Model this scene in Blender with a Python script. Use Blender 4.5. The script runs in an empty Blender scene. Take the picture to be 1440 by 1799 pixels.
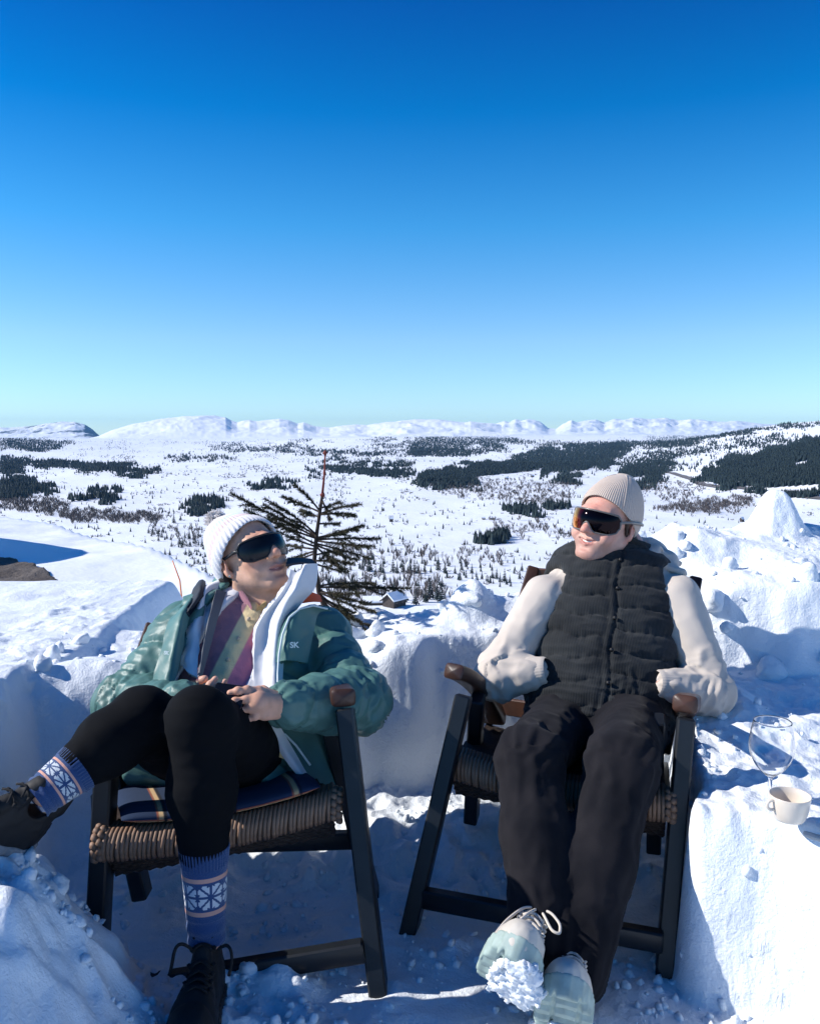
import bpy, bmesh, math, random
import numpy as np
from mathutils import Vector, Matrix

random.seed(7)
rng = np.random.default_rng(11)
scene = bpy.context.scene
C = scene.collection

# ------------------------------------------------------------------ camera, sky, sun, exposure
FPX, PITCH, EYE = 1476.0, math.radians(5.4), 1.25
cam_d = bpy.data.cameras.new("camera")
cam_d.sensor_fit = 'HORIZONTAL'
cam_d.sensor_width = 36.0
cam_d.lens = 36.0 * FPX / 1440.0
cam_d.clip_start = 0.05
cam_d.clip_end = 80000.0
cam = bpy.data.objects.new("camera", cam_d)
C.objects.link(cam)
cam.location = (0, 0, EYE)
cam.rotation_euler = (math.radians(90) - PITCH, 0, 0)
scene.camera = cam

SUN_EL, SUN_AZ = math.radians(34.0), math.radians(-91.0)      # azimuth from +Y, negative = to the left
sun_dir = Vector((math.cos(SUN_EL) * math.sin(SUN_AZ), math.cos(SUN_EL) * math.cos(SUN_AZ), math.sin(SUN_EL)))
world = bpy.data.worlds.new("World")
scene.world = world
world.use_nodes = True
wn = world.node_tree
bg = wn.nodes['Background']
sky = wn.nodes.new('ShaderNodeTexSky')
sky.sky_type = 'NISHITA'
sky.sun_disc = False
sky.sun_elevation = SUN_EL
sky.sun_rotation = SUN_AZ
sky.altitude = 1200.0
sky.air_density = 1.0
sky.dust_density = 0.0
sky.ozone_density = 6.0
# the deep, saturated blue of the thin, dry mountain air: a tint by height above the horizon, the same all the way round
tcw = wn.nodes.new('ShaderNodeTexCoord')
sxw = wn.nodes.new('ShaderNodeSeparateXYZ')
wn.links.new(tcw.outputs['Generated'], sxw.inputs[0])
rp = wn.nodes.new('ShaderNodeValToRGB')
for i, (p, c) in enumerate([(0.0, (2.0, 2.45, 2.5)), (.03, (2.0, 2.35, 2.5)), (.106, (1.95, 2.3, 2.4)), (.23, (.62, 2.05, 2.5)), (.342, (.0, 1.5, 2.3)), (.434, (.0, 1.0, 2.0)), (1.0, (.10, .85, 1.5))]):
    e = rp.color_ramp.elements[0] if i == 0 else (rp.color_ramp.elements[-1] if i == 6 else rp.color_ramp.elements.new(p))
    e.position = p
    e.color = (*[v / 2.5 for v in c], 1)
wn.links.new(sxw.outputs['Z'], rp.inputs['Fac'])
vm = wn.nodes.new('ShaderNodeVectorMath')
vm.operation = 'MULTIPLY'
wn.links.new(sky.outputs[0], vm.inputs[0])
wn.links.new(rp.outputs['Color'], vm.inputs[1])
vm2 = wn.nodes.new('ShaderNodeVectorMath')
vm2.operation = 'SCALE'
vm2.inputs['Scale'].default_value = 2.5
wn.links.new(vm.outputs[0], vm2.inputs[0])
wn.links.new(vm2.outputs[0], bg.inputs['Color'])
bg.inputs['Strength'].default_value = 0.061
sun_l = bpy.data.lights.new("sun", 'SUN')
sun_l.energy = 5.0
sun_l.angle = math.radians(0.53)
sun_l.color = (1.0, 0.955, 0.90)
sun_o = bpy.data.objects.new("sun", sun_l)
C.objects.link(sun_o)
sun_o.rotation_euler = (-sun_dir).to_track_quat('-Z', 'Y').to_euler()
scene.view_settings.view_transform = 'Standard'
scene.view_settings.look = 'None'
scene.view_settings.gamma = 1.0
scene.view_settings.use_curve_mapping = False
scene.view_settings.exposure = 0.28
scene.cycles.max_bounces = 8
scene.cycles.diffuse_bounces = 3
scene.cycles.glossy_bounces = 3
scene.cycles.transmission_bounces = 8
scene.cycles.transparent_max_bounces = 6
scene.cycles.volume_bounces = 0
scene.cycles.use_denoising = True


def at(px, py, Y):
    """World point seen at a pixel of the 1440x1799 photograph, at distance Y in front of the camera."""
    u = (px - 720.0) / FPX
    v = -(py - 899.5) / FPX
    d = np.array([u, math.cos(PITCH) + v * math.sin(PITCH), -math.sin(PITCH) + v * math.cos(PITCH)])
    return np.array([0, 0, EYE]) + d * (Y / d[1])


def project(P):
    x, y, z = P[:, 0], P[:, 1], P[:, 2] - EYE
    D = y * math.cos(PITCH) - z * math.sin(PITCH)
    v = y * math.sin(PITCH) + z * math.cos(PITCH)
    return 720 + FPX * x / D, 899.5 - FPX * v / D


# ------------------------------------------------------------------ object helpers
def tag(o, label=None, cat=None, group=None, kind=None):
    for k, v in (('label', label), ('category', cat), ('group', group), ('kind', kind)):
        if v:
            o[k] = v
    return o


def empty(name, loc=(0, 0, 0), label=None, cat=None, group=None, parent=None):
    o = bpy.data.objects.new(name, None)
    o.empty_display_size = 0.1
    C.objects.link(o)
    o.location = tuple(loc)
    if parent is not None:
        adopt(o, parent)
    return tag(o, label, cat, group)


def adopt(o, parent):
    """Parent o and keep it where it is (parents here carry locations only)."""
    o.parent = parent
    off = Vector((0, 0, 0))
    q = parent
    while q is not None:
        off += q.location
        q = q.parent
    o.location = o.location - off


def mesh_np(name, V, F, mats, smooth=True, parent=None, fmat=None, link=True):
    """One mesh object from arrays: V (n,3), F (m,k) all faces with k corners (or a list of such arrays)."""
    Fs = F if isinstance(F, list) else [F]
    Fs = [np.asarray(f, dtype=np.int32) for f in Fs if len(f)]
    me = bpy.data.meshes.new(name)
    V = np.asarray(V, dtype=np.float32)
    me.vertices.add(len(V))
    me.vertices.foreach_set('co', V.ravel())
    nl = sum(f.size for f in Fs)
    npoly = sum(len(f) for f in Fs)
    me.loops.add(nl)
    me.loops.foreach_set('vertex_index', np.concatenate([f.ravel() for f in Fs]))
    me.polygons.add(npoly)
    st, s = [], 0
    for f in Fs:
        st.append(s + np.arange(len(f)) * f.shape[1])
        s += f.size
    me.polygons.foreach_set('loop_start', np.concatenate(st).astype(np.int32))
    me.polygons.foreach_set('use_smooth', np.full(npoly, smooth, dtype=bool))
    if fmat is not None:
        me.polygons.foreach_set('material_index', np.asarray(fmat, dtype=np.int32))
    for m in (mats if isinstance(mats, (list, tuple)) else [mats]):
        me.materials.append(m)
    me.update(calc_edges=True)
    me.validate()
    if not link:
        return me
    o = bpy.data.objects.new(name, me)
    C.objects.link(o)
    if parent is not None:
        adopt(o, parent)
    return o


def inst(name, me, parent=None, loc=(0, 0, 0), rot=(0, 0, 0), sc=(1, 1, 1)):
    o = bpy.data.objects.new(name, me)
    C.objects.link(o)
    o.location = tuple(loc)
    o.rotation_euler = tuple(rot)
    o.scale = tuple(sc) if not np.isscalar(sc) else (sc, sc, sc)
    if parent is not None:
        adopt(o, parent)
    return o


def attr(o, name, vals):
    vals = np.asarray(vals, dtype=np.float32)
    a = o.data.attributes.new(name, 'FLOAT', 'POINT')
    a.data.foreach_set('value', vals)


class MB:
    """Collects shapes, then links them as one mesh object."""

    def __init__(self):
        self.V, self.T, self.Q, self.n = [], [], [], 0

    def put(self, V, Q=None, T=None):
        V = np.asarray(V, float)
        if Q is not None and len(Q):
            self.Q.append(np.asarray(Q) + self.n)
        if T is not None and len(T):
            self.T.append(np.asarray(T) + self.n)
        self.V.append(V)
        self.n += len(V)
        return self

    def tube(self, pts, rad, n=8, caps=True, flat=1.0, up=None):
        pts = np.asarray(pts, float)
        k = len(pts)
        rad = np.full(k, rad) if np.isscalar(rad) else np.asarray(rad, float)
        tan = np.gradient(pts, axis=0)
        tan /= np.linalg.norm(tan, axis=1)[:, None] + 1e-12
        ref = np.array(up if up is not None else ([0, 0, 1.0] if abs(tan[0][2]) < .9 else [1.0, 0, 0]), float)
        a = np.linspace(0, 2 * np.pi, n, endpoint=False)
        V = []
        for i in range(k):
            s = np.cross(tan[i], ref)
            s /= np.linalg.norm(s) + 1e-12
            b = np.cross(s, tan[i])
            if up is None:
                ref = b
            V.append(pts[i] + rad[i] * (np.cos(a)[:, None] * s + flat * np.sin(a)[:, None] * b))
        V = np.concatenate(V)
        i, j = np.meshgrid(np.arange(k - 1), np.arange(n), indexing='ij')
        j2 = (j + 1) % n
        Q = np.stack([i * n + j, i * n + j2, (i + 1) * n + j2, (i + 1) * n + j], -1).reshape(-1, 4)
        T = []
        if caps:
            V = np.vstack([V, pts[:1], pts[-1:]])
            for j in range(n):
                T.append([k * n, (j + 1) % n, j])
                T.append([k * n + 1, (k - 1) * n + j, (k - 1) * n + (j + 1) % n])
        return self.put(V, Q, T)

    def lathe(self, prof, c=(0, 0, 0), n=32):
        prof = np.asarray(prof, float)
        a = np.linspace(0, 2 * np.pi, n, endpoint=False)
        V = np.stack([prof[:, :1] * np.cos(a), prof[:, :1] * np.sin(a), np.repeat(prof[:, 1:], n, 1)], -1).reshape(-1, 3) + np.asarray(c)
        k = len(prof)
        i, j = np.meshgrid(np.arange(k - 1), np.arange(n), indexing='ij')
        j2 = (j + 1) % n
        Q = np.stack([i * n + j, i * n + j2, (i + 1) * n + j2, (i + 1) * n + j], -1).reshape(-1, 4)
        return self.put(V, Q)

    def beam(self, p0, p1, w, d, up=(0, 0, 1), bev=0.004):
        """A bar of w (sideways) by d (along up) with chamfered long edges."""
        p0, p1 = np.asarray(p0, float), np.asarray(p1, float)
        t = p1 - p0
        t /= np.linalg.norm(t)
        s = np.cross(t, np.asarray(up, float))
        s /= np.linalg.norm(s)
        b = np.cross(s, t)
        w, d = w / 2, d / 2
        ring = np.array([(w - bev, d), (-w + bev, d), (-w, d - bev), (-w, -d + bev), (-w + bev, -d), (w - bev, -d), (w, -d + bev), (w, d - bev)])
        V = []
        for p, q, sc in ((p0, bev, -1), (p0 + t * bev, 0, 0), (p1 - t * bev, 0, 0), (p1, bev, 0)):
            f = 1 if q == 0 else 1 - bev / max(w, d)
            V.append(p + f * (ring[:, :1] * s + ring[:, 1:] * b))
        V = np.concatenate(V)
        Q = []
        for i in range(3):
            for j in range(8):
                Q.append([i * 8 + j, (i + 1) * 8 + j, (i + 1) * 8 + (j + 1) % 8, i * 8 + (j + 1) % 8])
        n0 = len(V)
        V = np.vstack([V, p0, p1])
        T = []
        for j in range(8):
            T.append([n0, j, (j + 1) % 8])
            T.append([n0 + 1, 24 + (j + 1) % 8, 24 + j])
        return self.put(V, Q, T)

    def grid(self, G, closed_u=False, closed_v=False, flip=False):
        """G (nu,nv,3) lattice."""
        nu, nv = G.shape[:2]
        i, j = np.meshgrid(np.arange(nu if closed_u else nu - 1), np.arange(nv if closed_v else nv - 1), indexing='ij')
        i2, j2 = (i + 1) % nu, (j + 1) % nv
        Q = np.stack([i * nv + j, i2 * nv + j, i2 * nv + j2, i * nv + j2], -1).reshape(-1, 4)
        if flip:
            Q = Q[:, ::-1]
        return self.put(G.reshape(-1, 3), Q)

    def build(self, name, mat, parent=None, smooth=True, link=True):
        Fs = []
        if self.Q:
            Fs.append(np.concatenate(self.Q))
        if self.T:
            Fs.append(np.concatenate(self.T))
        return mesh_np(name, np.concatenate(self.V), Fs, mat, smooth, parent, link=link)


def sharpen(o, ang=40):
    me = o.data
    bm = bmesh.new()
    bm.from_mesh(me)
    lim = math.radians(ang)
    for e in bm.edges:
        if len(e.link_faces) == 2 and e.calc_face_angle(0) > lim:
            e.smooth = False
    bm.to_mesh(me)
    bm.free()
    return o


# ------------------------------------------------------------------ noise
_perm = np.random.RandomState(5).permutation(1024).astype(np.int64)
_grad = np.random.RandomState(6).normal(size=(1024, 3))
_grad /= np.linalg.norm(_grad, axis=1)[:, None]


def perlin(P):
    P = np.asarray(P, float)
    i = np.floor(P).astype(np.int64)
    f = P - i
    u = f * f * f * (f * (f * 6 - 15) + 10)
    out = np.zeros(len(P))
    for dx in (0, 1):
        hx = _perm[(i[:, 0] + dx) & 1023]
        wx = u[:, 0] if dx else 1 - u[:, 0]
        for dy in (0, 1):
            hy = _perm[(hx + i[:, 1] + dy) & 1023]
            wy = u[:, 1] if dy else 1 - u[:, 1]
            for dz in (0, 1):
                g = _grad[_perm[(hy + i[:, 2] + dz) & 1023]]
                wz = u[:, 2] if dz else 1 - u[:, 2]
                out += wx * wy * wz * (g[:, 0] * (f[:, 0] - dx) + g[:, 1] * (f[:, 1] - dy) + g[:, 2] * (f[:, 2] - dz))
    return out * 1.5


def fbm(P, s, octv=4, gain=.5, seed=0.0):
    P = np.asarray(P, float) * s + seed
    o, a = 0, 1.0
    for k in range(octv):
        o = o + a * perlin(P)
        P = P * 2.03 + 17.3
        a *= gain
    return o


def sstep(a, b, x):
    t = np.clip((x - a) / (b - a), 0, 1)
    return t * t * (3 - 2 * t)


def smax(a, b, k):
    h = np.clip(.5 + .5 * (a - b) / k, 0, 1)
    return b + (a - b) * h + k * h * (1 - h)


def vnormals(V, Q):
    a, b, c, d = (V[Q[:, i]] for i in range(4))
    n = np.cross(c - a, d - b)
    N = np.zeros_like(V)
    for k in range(3):
        for i in range(4):
            N[:, k] += np.bincount(Q[:, i], n[:, k], len(V))
    return N / (np.linalg.norm(N, axis=1)[:, None] + 1e-12)


# ------------------------------------------------------------------ materials
def mat(name, col, rough=.7, metal=0.0, spec=.5, noise=None, bump=None, coat=0, sheen=0, sss=0, trans=0, ior=1.45):
    """noise=(scale, amount, [second colour]); bump=(scale, strength, distance)."""
    m = bpy.data.materials.new(name)
    m.use_nodes = True
    nt = m.node_tree
    b = nt.nodes['Principled BSDF']
    b.inputs['Base Color'].default_value = (*col, 1)
    b.inputs['Roughness'].default_value = rough
    b.inputs['Metallic'].default_value = metal
    b.inputs['Specular IOR Level'].default_value = spec
    b.inputs['IOR'].default_value = ior
    b.inputs['Coat Weight'].default_value = coat
    b.inputs['Sheen Weight'].default_value = sheen
    b.inputs['Transmission Weight'].default_value = trans
    if sss:
        b.inputs['Subsurface Weight'].default_value = sss
        b.inputs['Subsurface Radius'].default_value = (.012, .004, .002)
        b.inputs['Subsurface Scale'].default_value = 1.0
    tc = nt.nodes.new('ShaderNodeTexCoord')
    if noise:
        n = nt.nodes.new('ShaderNodeTexNoise')
        n.inputs['Scale'].default_value = noise[0]
        n.inputs['Detail'].default_value = 5
        nt.links.new(tc.outputs['Object'], n.inputs['Vector'])
        mx = nt.nodes.new('ShaderNodeMix')
        mx.data_type = 'RGBA'
        c2 = noise[2] if len(noise) > 2 else tuple(c * (1 - noise[1]) for c in col)
        mx.inputs[6].default_value = (*col, 1)
        mx.inputs[7].default_value = (*c2, 1)
        mr = nt.nodes.new('ShaderNodeMapRange')
        mr.inputs['From Min'].default_value = .35
        mr.inputs['From Max'].default_value = .65
        nt.links.new(n.outputs['Fac'], mr.inputs['Value'])
        nt.links.new(mr.outputs[0], mx.inputs[0])
        nt.links.new(mx.outputs[2], b.inputs['Base Color'])
    if bump:
        n2 = nt.nodes.new('ShaderNodeTexNoise')
        n2.inputs['Scale'].default_value = bump[0]
        n2.inputs['Detail'].default_value = 6
        n2.inputs['Roughness'].default_value = .65
        nt.links.new(tc.outputs['Object'], n2.inputs['Vector'])
        bp = nt.nodes.new('ShaderNodeBump')
        bp.inputs['Strength'].default_value = bump[1]
        bp.inputs['Distance'].default_value = bump[2]
        nt.links.new(n2.outputs['Fac'], bp.inputs['Height'])
        nt.links.new(bp.outputs[0], b.inputs['Normal'])
    return m


def nodes_of(m):
    return m.node_tree, m.node_tree.nodes['Principled BSDF']


def attr_mix(m, name, col2, ramp=(0.0, 1.0)):
    """Blend the material's colour towards col2 by a point attribute (a mark of the thing itself)."""
    nt, b = nodes_of(m)
    a = nt.nodes.new('ShaderNodeAttribute')
    a.attribute_name = name
    mr = nt.nodes.new('ShaderNodeMapRange')
    mr.inputs['From Min'].default_value, mr.inputs['From Max'].default_value = ramp
    nt.links.new(a.outputs['Fac'], mr.inputs['Value'])
    mx = nt.nodes.new('ShaderNodeMix')
    mx.data_type = 'RGBA'
    mx.inputs[7].default_value = (*col2, 1)
    src = b.inputs['Base Color']
    if src.is_linked:
        nt.links.new(src.links[0].from_socket, mx.inputs[6])
    else:
        mx.inputs[6].default_value = src.default_value
    nt.links.new(mr.outputs[0], mx.inputs[0])
    nt.links.new(mx.outputs[2], b.inputs['Base Color'])
    return m


# ------------------------------------------------------------------ implicit bodies
class Field:
    """A distance field on a lattice; shapes are blended in, then one continuous surface is drawn from it."""

    def __init__(self, lo, hi, h):
        self.lo = np.asarray(lo, float)
        self.h = h
        self.n = np.ceil((np.asarray(hi, float) - self.lo) / h).astype(int) + 1
        self.D = np.full(self.n, .5, np.float32)

    def sub(self, lo, hi):
        a = np.clip(np.floor((np.asarray(lo) - self.lo) / self.h).astype(int), 0, self.n)
        b = np.clip(np.ceil((np.asarray(hi) - self.lo) / self.h).astype(int) + 1, 0, self.n)
        sl = tuple(slice(i, j) for i, j in zip(a, b))
        ax = [(self.lo[k] + np.arange(a[k], b[k]) * self.h).astype(np.float32) for k in range(3)]
        return sl, np.meshgrid(*ax, indexing='ij', sparse=True)

    def blend(self, sl, d, k, op='add'):
        A = self.D[sl]
        if A.size == 0:
            return
        d = d.astype(np.float32)
        if op == 'add':
            if k > 0:
                h = np.clip(.5 + .5 * (A - d) / k, 0, 1)
                self.D[sl] = A + (d - A) * h - k * h * (1 - h)
            else:
                self.D[sl] = np.minimum(A, d)
        else:
            if k > 0:
                h = np.clip(.5 - .5 * (A + d) / k, 0, 1)
                self.D[sl] = A + (-d - A) * h + k * h * (1 - h)
            else:
                self.D[sl] = np.maximum(A, -d)

    def cone(self, a, b, ra, rb, k=.01, op='add', squash=None):
        """Tapered round bar; squash=(axis vector, factor) flattens it across that axis."""
        a, b = np.asarray(a, float), np.asarray(b, float)
        m = max(ra, rb) * 1.4 + k + 2 * self.h + .012
        sl, (X, Y, Z) = self.sub(np.minimum(a, b) - m, np.maximum(a, b) + m)
        ba = b - a
        L2 = max(ba @ ba, 1e-9)
        t = np.clip(((X - a[0]) * ba[0] + (Y - a[1]) * ba[1] + (Z - a[2]) * ba[2]) / L2, 0, 1)
        dx, dy, dz = X - a[0] - t * ba[0], Y - a[1] - t * ba[1], Z - a[2] - t * ba[2]
        if squash is not None:
            n, f = np.asarray(squash[0], float), squash[1]
            n = n / np.linalg.norm(n)
            q = (dx * n[0] + dy * n[1] + dz * n[2]) * (f - 1)
            dx, dy, dz = dx + q * n[0], dy + q * n[1], dz + q * n[2]
        d = np.sqrt(dx * dx + dy * dy + dz * dz) - (ra + (rb - ra) * t)
        self.blend(sl, d, k, op)
        return self

    def chain(self, pts, rad, k=.01, squash=None):
        for i in range(len(pts) - 1):
            self.cone(pts[i], pts[i + 1], rad[i], rad[i + 1], k, squash=squash)
        return self

    def ell(self, c, r, R=None, k=.01, op='add', pw=2.0):
        c, r = np.asarray(c, float), np.asarray(r, float)
        m = max(r) + k + 2 * self.h + .004
        sl, (X, Y, Z) = self.sub(c - m, c + m)
        x, y, z = X - c[0], Y - c[1], Z - c[2]
        if R is not None:
            x, y, z = (R[0, 0] * x + R[1, 0] * y + R[2, 0] * z, R[0, 1] * x + R[1, 1] * y + R[2, 1] * z, R[0, 2] * x + R[1, 2] * y + R[2, 2] * z)
        if pw == 2.0:
            k0 = np.sqrt((x / r[0]) ** 2 + (y / r[1]) ** 2 + (z / r[2]) ** 2)
            k1 = np.sqrt((x / r[0] ** 2) ** 2 + (y / r[1] ** 2) ** 2 + (z / r[2] ** 2) ** 2) + 1e-6
            d = k0 * (k0 - 1) / k1
        else:
            k0 = (np.abs(x / r[0]) ** pw + np.abs(y / r[1]) ** pw + np.abs(z / r[2]) ** pw) ** (1 / pw)
            d = (k0 - 1) * min(r)
        self.blend(sl, d, k, op)
        return self

    def func(self, fn, lo, hi, k=0.0, op='add'):
        sl, (X, Y, Z) = self.sub(lo, hi)
        d = np.broadcast_to(fn(X, Y, Z), self.D[sl].shape)
        self.blend(sl, np.array(d), k, op)
        return self

    def surface(self):
        D, n = self.D, self.n
        cn = n - 1
        ids, pts, quads = [], [], []
        off = [(0, 0), (0, 1), (1, 1), (1, 0)]
        for ax in range(3):
            A = np.take(D, range(0, n[ax] - 1), ax)
            B = np.take(D, range(1, n[ax]), ax)
            cr = np.argwhere((A < 0) != (B < 0))
            if len(cr) == 0:
                continue
            va, vb = A[tuple(cr.T)], B[tuple(cr.T)]
            p = cr.astype(float)
            p[:, ax] += va / (va - vb)
            o1, o2 = [(1, 2), (2, 0), (0, 1)][ax]
            ok = (cr[:, o1] > 0) & (cr[:, o2] > 0) & (cr[:, o1] < cn[o1]) & (cr[:, o2] < cn[o2])
            q = np.zeros((len(cr), 4), np.int64)
            for j, (s1, s2) in enumerate(off):
                c = cr.copy()
                c[:, o1] -= s1
                c[:, o2] -= s2
                v = ((c >= 0) & (c < cn)).all(1)
                idx = (c[:, 0] * cn[1] + c[:, 1]) * cn[2] + c[:, 2]
                ids.append(idx[v])
                pts.append(p[v])
                q[:, j] = idx
            q = q[ok]
            fl = (va[ok] < 0)
            q[~fl] = q[~fl][:, ::-1]
            quads.append(q)
        ids, pts = np.concatenate(ids), np.concatenate(pts)
        u, inv = np.unique(ids, return_inverse=True)
        cnt = np.bincount(inv)
        V = np.stack([np.bincount(inv, pts[:, k]) / cnt for k in range(3)], 1)
        Q = np.searchsorted(u, np.concatenate(quads))
        # quads run s1,s2 = (0,0),(0,1),(1,1),(1,0): turn them outward
        return self.lo + V * self.h, Q[:, ::-1]


def relax(V, Q, it=2, f=.5):
    n = len(V)
    for _ in range(it):
        S = np.zeros_like(V)
        cnt = np.zeros(n)
        for i in range(4):
            a, b = Q[:, i], Q[:, (i + 1) % 4]
            for k in range(3):
                S[:, k] += np.bincount(a, V[b, k], n) + np.bincount(b, V[a, k], n)
            cnt += np.bincount(a, minlength=n) + np.bincount(b, minlength=n)
        V = V + f * (S / np.maximum(cnt, 1)[:, None] - V)
    return V


def rot(yaw=0, pitch=0, roll=0):
    """Local frame x = image right, y = away, z = up; yaw turns about z, pitch about x, roll about y (degrees)."""
    return np.array((Matrix.Rotation(math.radians(yaw), 3, 'Z') @ Matrix.Rotation(math.radians(pitch), 3, 'X') @ Matrix.Rotation(math.radians(roll), 3, 'Y')))


def frame(fwd, up):
    """Columns: right, forward, up."""
    f = np.asarray(fwd, float)
    f = f / np.linalg.norm(f)
    r = np.cross(f, np.asarray(up, float))
    r /= np.linalg.norm(r)
    return np.stack([r, f, np.cross(r, f)], 1)


def limb_coords(V, pts):
    """Arc length, distance and angle of points along a chain of joints."""
    pts = np.asarray(pts, float)
    best = np.full(len(V), 1e9)
    S = np.zeros(len(V))
    A = np.zeros(len(V))
    s0 = 0.0
    for i in range(len(pts) - 1):
        a, ba = pts[i], pts[i + 1] - pts[i]
        L = np.linalg.norm(ba)
        t = np.clip((V - a) @ ba / (L * L), 0, 1)
        e = V - a - t[:, None] * ba
        d = np.linalg.norm(e, axis=1)
        w = ba / L
        s = np.cross(w, [0.13, 0.2, 0.97])
        s /= np.linalg.norm(s)
        b = np.cross(w, s)
        m = d < best
        best[m] = d[m]
        S[m] = (s0 + t * L)[m]
        A[m] = np.arctan2(e @ b, e @ s)[m]
        s0 += L
    return S, best, A
# ================================================================== MATERIALS OF THE LAND
def snow_material(name, col=(.82, .865, .90), b1=(9, .5, .03), b2=(160, .5, .006)):
    m = mat(name, col, rough=.62, spec=.25)
    nt, b = nodes_of(m)
    tc = nt.nodes.new('ShaderNodeTexCoord')
    last = None
    for sc, st, di in (b1, b2):
        n = nt.nodes.new('ShaderNodeTexNoise')
        n.inputs['Scale'].default_value = sc
        n.inputs['Detail'].default_value = 7
        n.inputs['Roughness'].default_value = .6
        nt.links.new(tc.outputs['Object'], n.inputs['Vector'])
        bp = nt.nodes.new('ShaderNodeBump')
        bp.inputs['Strength'].default_value = st
        bp.inputs['Distance'].default_value = di
        nt.links.new(n.outputs['Fac'], bp.inputs['Height'])
        if last:
            nt.links.new(last.outputs[0], bp.inputs['Normal'])
        last = bp
    nt.links.new(last.outputs[0], b.inputs['Normal'])
    return m


M_SNOW = snow_material('snow_near')
M_FIELD = snow_material('snow_field', (.86, .89, .93), (.02, .4, 6.0), (.3, .3, .4))
M_SPRUCE = mat('spruce_needles', (.011, .026, .031), rough=.85, noise=(.4, .5, (.016, .031, .030)))
M_BIRCH = mat('birch_twigs', (.10, .085, .08), rough=.9, noise=(.6, .4))
M_BARK = mat('bark', (.12, .085, .065), rough=.9)

# ================================================================== THE VALLEY: screen height of the land by distance and bearing
_R = np.array([350, 600, 1000, 1300, 1500, 2000, 2300, 2600, 3000, 4000, 4500, 6500, 9000, 13000.])
_U = np.array([-2500, 0, 250, 400, 600, 800, 1000, 1200, 1320, 1440, 1900, 4000.])
_flat = [1070, 985, 908, 879, 862, 838, 829, 821, 813, 801, 796, 784, 774, 768]
_left = [1070, 985, 908, 879, 862, 838, 829, 821, 813, 800, 794, 767, 773, 768]
_lf2 = [1070, 985, 908, 879, 862, 838, 829, 821, 813, 801, 797, 785, 774, 770]
_mid = [1070, 985, 908, 879, 862, 838, 829, 821, 812, 800, 794, 767, 772, 767]
_m2 = [1070, 985, 908, 879, 862, 838, 829, 821, 812, 800, 793, 769, 773, 766]
_r0 = [1070, 985, 908, 879, 862, 838, 829, 820, 811, 796, 789, 772, 774, 765]
_r1 = [1070, 985, 912, 884, 868, 845, 834, 824, 813, 786, 776, 776, 774, 764]
_r2 = [1070, 985, 916, 890, 866, 815, 797, 799, 794, 760, 751, 766, 772, 764]
_r3 = [1070, 985, 918, 888, 856, 790, 768, 772, 769, 746, 740, 752, 768, 764]
_r4 = [1070, 985, 918, 884, 846, 764, 742, 746, 742, 720, 712, 735, 760, 764]
_T = np.array([_left, _left, _lf2, _lf2, _mid, _m2, _r0, _r1, _r2, _r3, _r4, _r4], float)


def _smooth_rows(T, n):
    k = np.exp(-np.linspace(-2, 2, 2 * n + 1) ** 2)
    k /= k.sum()
    P = np.vstack([np.repeat(T[:1], n, 0), T, np.repeat(T[-1:], n, 0)])
    return sum(k[i] * P[i:i + len(T)] for i in range(2 * n + 1))


_UD = np.arange(-2500, 4001, 10.)
_LD = np.linspace(np.log(350), np.log(13000), 260)
_TD = np.stack([np.interp(_UD, _U, np.interp(l, np.log(_R), np.arange(len(_R))) * 0 + np.array([np.interp(l, np.log(_R), row) for row in _T])) for l in _LD], 1)
_TD = _smooth_rows(_TD, 12)
_TD = _smooth_rows(_TD.T.copy(), 6).T


def land_y(u, r):
    a = np.clip((u - _UD[0]) / 10., 0, len(_UD) - 1.001)
    b = np.clip((np.log(np.clip(r, 350, 13000)) - _LD[0]) / (_LD[1] - _LD[0]), 0, len(_LD) - 1.001)
    i, j = a.astype(int), b.astype(int)
    fa, fb = a - i, b - j
    return (_TD[i, j] * (1 - fb) + _TD[i, j + 1] * fb) * (1 - fa) + (_TD[i + 1, j] * (1 - fb) + _TD[i + 1, j + 1] * fb) * fa


_CT = np.arange(-180, 181, 1.)
_CR = np.interp(_CT, [-180, -60, -28, -26, -22, -17, -13, -8, 0, 20, 60, 180], [14, 16, 17, 16.5, 13.5, 10.5, 8.2, 5.2, 3.6, 3.6, 5, 14])
_CR = _smooth_rows(_CR[:, None], 4)[:, 0]
_ZC = np.interp(_CT, [-180, -60, -26, -20, -13, -6, 0, 30, 180], [.0, .3, -.15, -.2, -.15, -.05, .15, .2, .0])
_ZC = _smooth_rows(_ZC[:, None], 6)[:, 0]


def crest_r(th):
    """Distance at which the near hilltop breaks off, by bearing (degrees, negative = left)."""
    return np.interp(th, _CT, _CR)


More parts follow.
